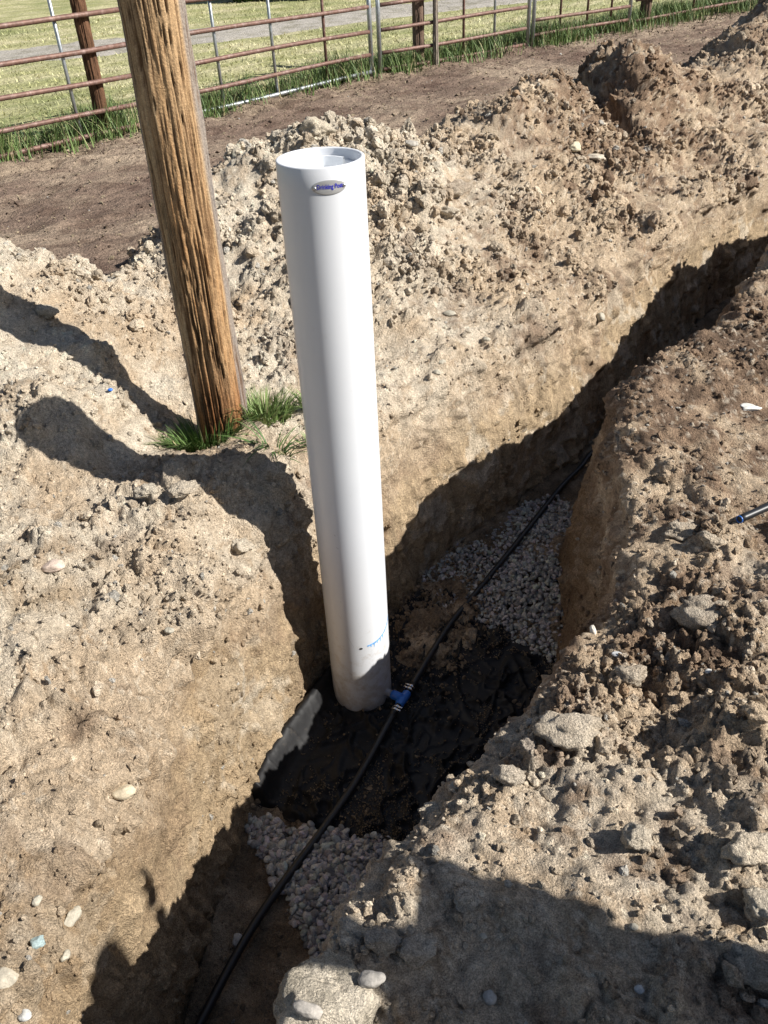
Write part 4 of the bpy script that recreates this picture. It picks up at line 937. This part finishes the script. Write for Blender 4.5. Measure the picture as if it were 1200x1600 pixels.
# cut end of black pipe on the right bank
p0, *_ = seen(1156, 812); p1, *_ = seen(1199, 803)
dv = (p1-p0); dv[2] = 0; dv /= np.linalg.norm(dv); pp = p0+np.array([0, 0, .014]); e_ = pp+dv*.32+np.array([0, 0, .01])
st = empty('pipe_stub', tuple(pp)); tag(st, 'cut black pipe end with blue rim lying on the right bank', 'pipe')
tube('hose', [np.zeros(3), dv*.02, dv*.15, e_-pp], .0112, M_poly, st, 20)
T, X_, Y_ = frames([np.zeros(3), dv*.02]); a = np.linspace(0, 2*math.pi, 24, endpoint=False)
rp = [(.0088, .010), (.0088, -.001), (.0113, -.0012), (.0116, .0), (.0116, .0015)]
V = np.array([[dv*z_+rr_*(np.cos(t_)*X_[0]+np.sin(t_)*Y_[0]) for t_ in a] for rr_, z_ in rp]).reshape(-1, 3)
mesh('pipe_rim', V, grid_faces(5, 24, True), M_blue, parent=st)

# ------------------------------------------------------------ pipe fence
def fpoint(u, v):           # ground point on the fence line under a spot of the photograph
    return at(u, v, 0)[:2]
def along(p): return float((p-FA)@fd0)
def P_on(s, z, off=0.0):
    f = fence_at(np.array([s+fs[1]]))[0]; return np.array([f[0]-fn[0]*off, f[1]-fn[1]*off, z])
def s_of(u, v):
    p = fpoint(u, v)
    best = None
    ss = np.linspace(-6, fs[-1]-fs[1], 3000); pts = fence_at(ss+fs[1]); return float(ss[np.argmin(((pts-p)**2).sum(1))])
def panel(label, s0, s1, zs, rails_m, ups, ends, base_off=.0):
    t = empty('corral_fence', tuple(P_on(s0, 0))); o = np.array(t.location); tag(t, label, 'fence', 'pipe panels of the fence')
    for z, mt in zip(zs, rails_m):
        n_ = 8; ss = np.linspace(s0, s1, n_); pp = np.array([P_on(q, z+.008*math.sin(q*1.7+z*5), base_off) for q in ss])-o
        tube('rail', pp, .021, mt, t, 12)
    for s_u, mt, zt, zb_ in ups:
        tube('upright', [P_on(s_u, zb_, base_off-.028)-o, P_on(s_u, (zb_+zt)/2, base_off-.030)-o, P_on(s_u, zt, base_off-.028)-o], .0165, mt, t, 12)
    for s_e in ends:
        tube('end_post', [P_on(s_e, -.05, base_off)-o, P_on(s_e, 1.30, base_off)-o], .026, M_galv, t, 14)
    return t
Z6 = [.045, .225, .465, .71, .97, 1.24]
sW = s_of(270, 190)
panel('leftmost fence panel of rusty rails, left of the big timber pole', -4.2, sW, Z6, [M_rust]*6, [(s_of(123, 222), M_galv, 1.24, .02), (-2.0, M_galv, 1.24, .02)], [])
panel('fence panel just right of the big timber pole with galvanised bottom rail', sW+.06, s_of(580, 119), Z6, [M_galv]+[M_rust]*5, [(s_of(347, 172), M_galv, 1.24, .02), (s_of(434, 153), M_galv, 1.24, .02), (s_of(511, 135), M_rust, 1.24, .1)], [s_of(582, 120)])
panel('middle fence panel of rusty rails crossing the weathered wooden post', s_of(596, 116), s_of(822, 76), Z6, [M_rust]*6, [(s_of(718, 92), M_rust, 1.24, .02), (s_of(772, 84), M_galv, 1.24, .02)], [s_of(594, 117), s_of(824, 75)])
s3 = s_of(831, 74); s4 = s_of(986, 46)
panel('farther fence panel standing deep in tall green grass', s3, s4, [.03+.1, .30, .56, .82, 1.24], [M_rust]*5, [(s3+(s4-s3)*.28, M_rust, 1.2, .15), (s3+(s4-s3)*.55, M_rust, 1.2, .2), (s3+(s4-s3)*.8, M_rust, 1.2, .2)], [s3+.02, s4-.03])
panel('farthest fence panel running out of the frame at upper right', s4+.1, s4+6, [.10, .36, .62, .88, 1.24], [M_rust]*5, [(s4+1.6, M_rust, 1.2, .1), (s4+3.2, M_rust, 1.2, .1)], [])
def fpost(u, v, rad, h, off, label, colk, lean=(0, 0)):
    def cf(hh, A, g1, g2, crack, base):
        c = lerp(np.tile(np.array(colk), (len(hh), 1)), np.array(colk)*1.55, .4+.8*g2); c = lerp(c, np.array(colk)*.4, smooth(.1, -.6, g1)*.7)
        return np.clip(lerp(c, np.array(colk)*.2, crack), .01, .6)
    p = P_on(s_of(u, v), 0, off)
    o, _ = log_mesh('fence_post', np.array([p[0], p[1], -.2]), np.array([p[0]+lean[0], p[1]+lean[1], h]), rad, rad*.93, 72, 160, u, cf, groove=.004)
    tag(o, label, 'fence post', 'wooden fence posts'); return o
fpost(163, 212, .063, 1.75, -.10, 'round brown wooden fence post left of the big timber pole', (.125, .066, .038), (.02, 0))
fpost(657, 103, .072, 1.55, -.12, 'weathered brown fence post behind the middle panel', (.17, .115, .085))
fpost(1024, 40, .080, 1.55, -.12, 'farthest wooden fence post in tall grass at upper right', (.11, .075, .055))
o_ = fpost(669, 101, .030, 1.5, .045, 'thin grey wooden stake against the front of the weathered post', (.26, .22, .18)); o_['category'] = 'stake'; o_.name = 'wooden_stake'; del o_['group']

# ------------------------------------------------------------ shrubs and trees beyond the drive
def bush(name, x, y, w, d, h, z0, n, seed, label, cat, cdark=(.022, .045, .012), clight=(.07, .12, .03), trunk=0.0, leaf=(.05, .11)):
    r = np.random.default_rng(seed); t = empty(name, (x, y, 0)); tag(t, label, cat)
    nb = 26; bc = np.stack([r.uniform(-1, 1, nb)*w*.38, r.uniform(-1, 1, nb)*d*.38, z0+r.uniform(.12, .85, nb)*h], 1); br = r.uniform(.22, .42, nb)*min(w, h)*.6
    k = r.integers(0, nb, n); v = r.normal(size=(n, 3)); v /= np.linalg.norm(v, axis=1)[:, None]
    p = bc[k]+v*(br[k]*r.uniform(.55, 1.05, n))[:, None]; p[:, 2] = np.maximum(p[:, 2], .03)
    s = r.uniform(*leaf, n); a1 = r.normal(size=(n, 3)); a1 /= np.linalg.norm(a1, axis=1)[:, None]; a2 = np.cross(a1, r.normal(size=(n, 3))); a2 /= np.linalg.norm(a2, axis=1)[:, None]
    V = np.stack([p-a1*s[:, None], p+a2*s[:, None]*.5, p+a1*s[:, None], p-a2*s[:, None]*.5], 1).reshape(-1, 3)
    c = np.array(cdark)+(np.array(clight)-np.array(cdark))*r.random((n, 1)); mesh('crown', V, np.arange(4*n).reshape(-1, 4), M_leaf, np.repeat(c, 4, axis=0), parent=t)
    if trunk:
        tube('trunk', [(0, 0, -.1), (.05, 0, z0*.5), (.0, .05, z0+h*.4)], [trunk, trunk*.8, trunk*.4], M_bark, t)
        for q in range(4): tube('limb', [(0, 0, z0*.8), tuple(bc[q]*.5+np.array([0, 0, z0*.4])), tuple(bc[q])], [trunk*.45, trunk*.3, trunk*.1], M_bark, t, 8)
    else:
        for q in range(5): tube('stem', [(0, 0, -.05), tuple(bc[q]*np.array([.5, .5, .4])), tuple(bc[q])], [.03, .02, .01], M_bark, t, 8)
    return t
bush('shrub', -2.1, 22.4, 1.9, 1.3, 1.6, 0, 9000, 81, 'dark green shrub beyond the drive, left one of the pair at the top edge', 'shrub')
bush('shrub', -.2, 22.0, 2.0, 1.3, 1.5, 0, 9000, 82, 'dark green shrub beyond the drive, right one of the pair at the top edge', 'shrub')
bush('tree', -10.6, 27.0, 3.2, 3.0, 4.5, .3, 12000, 83, 'dark conifer at the far left corner beyond the lawn', 'tree', trunk=.14)
bush('tree', -4.2, 27.2, 4.2, 4.0, 4.2, 1.6, 16000, 84, 'leafy tree beyond the lawn that throws shade on the grass', 'tree', trunk=.17)

# ------------------------------------------------------------ man standing to the right, whose shadow lies over the near bank
def skin_body(name, verts, edges, radii, mat, parent, root=0, sub=2):
    me = bpy.data.meshes.new(name); me.from_pydata(verts, edges, []); o = bpy.data.objects.new(name, me); COL.objects.link(o); o.parent = parent
    o.modifiers.new('skin', 'SKIN'); o.modifiers['skin'].use_smooth_shade = True; s_ = o.modifiers.new('sub', 'SUBSURF'); s_.levels = sub; s_.render_levels = sub
    sv_ = me.skin_vertices[0].data
    for i, rr_ in enumerate(radii): sv_[i].radius = (rr_, rr_) if np.isscalar(rr_) else rr_; sv_[i].use_root = (i == root)
    me.materials.append(mat); return o
M_skin = plain_mat('skin', (.45, .27, .19), .55, 0, .05, 30); M_shirt = plain_mat('checked_shirt', (.12, .16, .24), .85, 0, .2, 25); M_jean = plain_mat('denim', (.06, .08, .14), .9, 0, .2, 40); M_hair = plain_mat('hair', (.06, .04, .03), .7, 0, .2, 90); M_boot = plain_mat('boot_leather', (.10, .06, .035), .7, 0, .2, 40)
MX, MY = 1.62, .28; gz = float(H(MX, MY))
man = empty('person', (MX, MY, gz)); man.scale = (.85, .85, .85); tag(man, 'person in shirt and jeans standing right of the trench, one hand raised', 'person')
# faces -x (towards the trench); y is his left-right
body_v = [(0,0,.95),(0,0,1.08),(-.01,0,1.25),(-.01,0,1.42),(0,0,1.50),(-.01,0,1.56),(-.015,0,1.64),(-.02,0,1.72),(-.01,0,1.79),
 (0,.10,1.44),(0,.185,1.42),(-.03,.180,1.28),(-.05,.155,1.16),(-.06,.225,1.33),(-.07,.285,1.49),
 (0,-.10,1.44),(0,-.185,1.42),(-.01,-.235,1.28),(-.03,-.255,1.14),(-.07,-.25,1.00),(-.10,-.245,.90),
 (0,.09,.90),(-.01,.11,.70),(-.01,.12,.50),(.0,.12,.30),(.01,.125,.09),(-.14,.13,.035),
 (0,-.09,.90),(-.01,-.11,.70),(-.01,-.12,.50),(.0,-.12,.30),(.01,-.125,.09),(-.14,-.13,.035)]
body_e = [(0,1),(1,2),(2,3),(3,4),(4,5),(5,6),(6,7),(7,8),(3,9),(9,10),(10,11),(11,12),(12,13),(13,14),(3,15),(15,16),(16,17),(17,18),(18,19),(19,20),(0,21),(21,22),(22,23),(23,24),(24,25),(25,26),(0,27),(27,28),(28,29),(29,30),(30,31),(31,32)]
body_r = [(.12,.18),(.115,.175),(.12,.172),(.10,.14),.062,.058,.082,.095,.07,.075,.07,.052,.043,.035,.028,.075,.07,.052,.043,.035,.028,.095,.085,.062,.056,.042,.035,.095,.085,.062,.056,.042,.035]
skin_body('body', body_v, body_e, body_r, M_shirt, man)
skin_body('head', [(-.015,0,1.60),(-.02,0,1.68),(-.02,0,1.76)], [(0,1),(1,2)], [.055,.088,.082], M_skin, man)
skin_body('hair', [(.01,0,1.70),(0,0,1.78)], [(0,1)], [.088,.088], M_hair, man)
tube('nose', [(-.10,0,1.70),(-.118,0,1.675)], [.008,.013], M_skin, man, 8)
for sg in (-1, 1):
    skin_body('trouser_leg', [(0,.09*sg,.92),(-.01,.11*sg,.70),(-.01,.12*sg,.50),(0,.12*sg,.30),(.01,.125*sg,.07)], [(0,1),(1,2),(2,3),(3,4)], [.112,.098,.078,.072,.066], M_jean, man)
    skin_body('boot', [(.03,.125*sg,.05),(-.06,.128*sg,.045),(-.16,.135*sg,.035)], [(0,1),(1,2)], [.05,.046,.038], M_boot, man)
    w0 = np.array([-.095, -.245, .90]) if sg < 0 else np.array([-.07, .285, 1.49]); up = np.array([-.15, 0, -1.]) if sg < 0 else np.array([-.15, .05, .95])
    up = up/np.linalg.norm(up); ac = np.cross(up, [0, 1, 0]); ac /= np.linalg.norm(ac); k_ = w0+up*.015
    skin_body('palm', [tuple(k_), tuple(k_+up*.07)], [(0, 1)], [.030, .038], M_skin, man)
    for q, (dx_, ln) in enumerate([(-.030, .075), (-.010, .085), (.010, .08), (.028, .065)]):
        b_ = k_+up*.09+ac*dx_; tube('finger', [b_, b_+up*ln*.5, b_+up*ln*.95+np.array([-.012, 0, 0])], [.0095, .009, .007], M_skin, man, 8)
    b_ = k_+up*.02+ac*.03; tube('thumb', [b_, b_+up*.03+ac*.022, b_+up*.06+ac*.024], [.012, .011, .008], M_skin, man, 8)
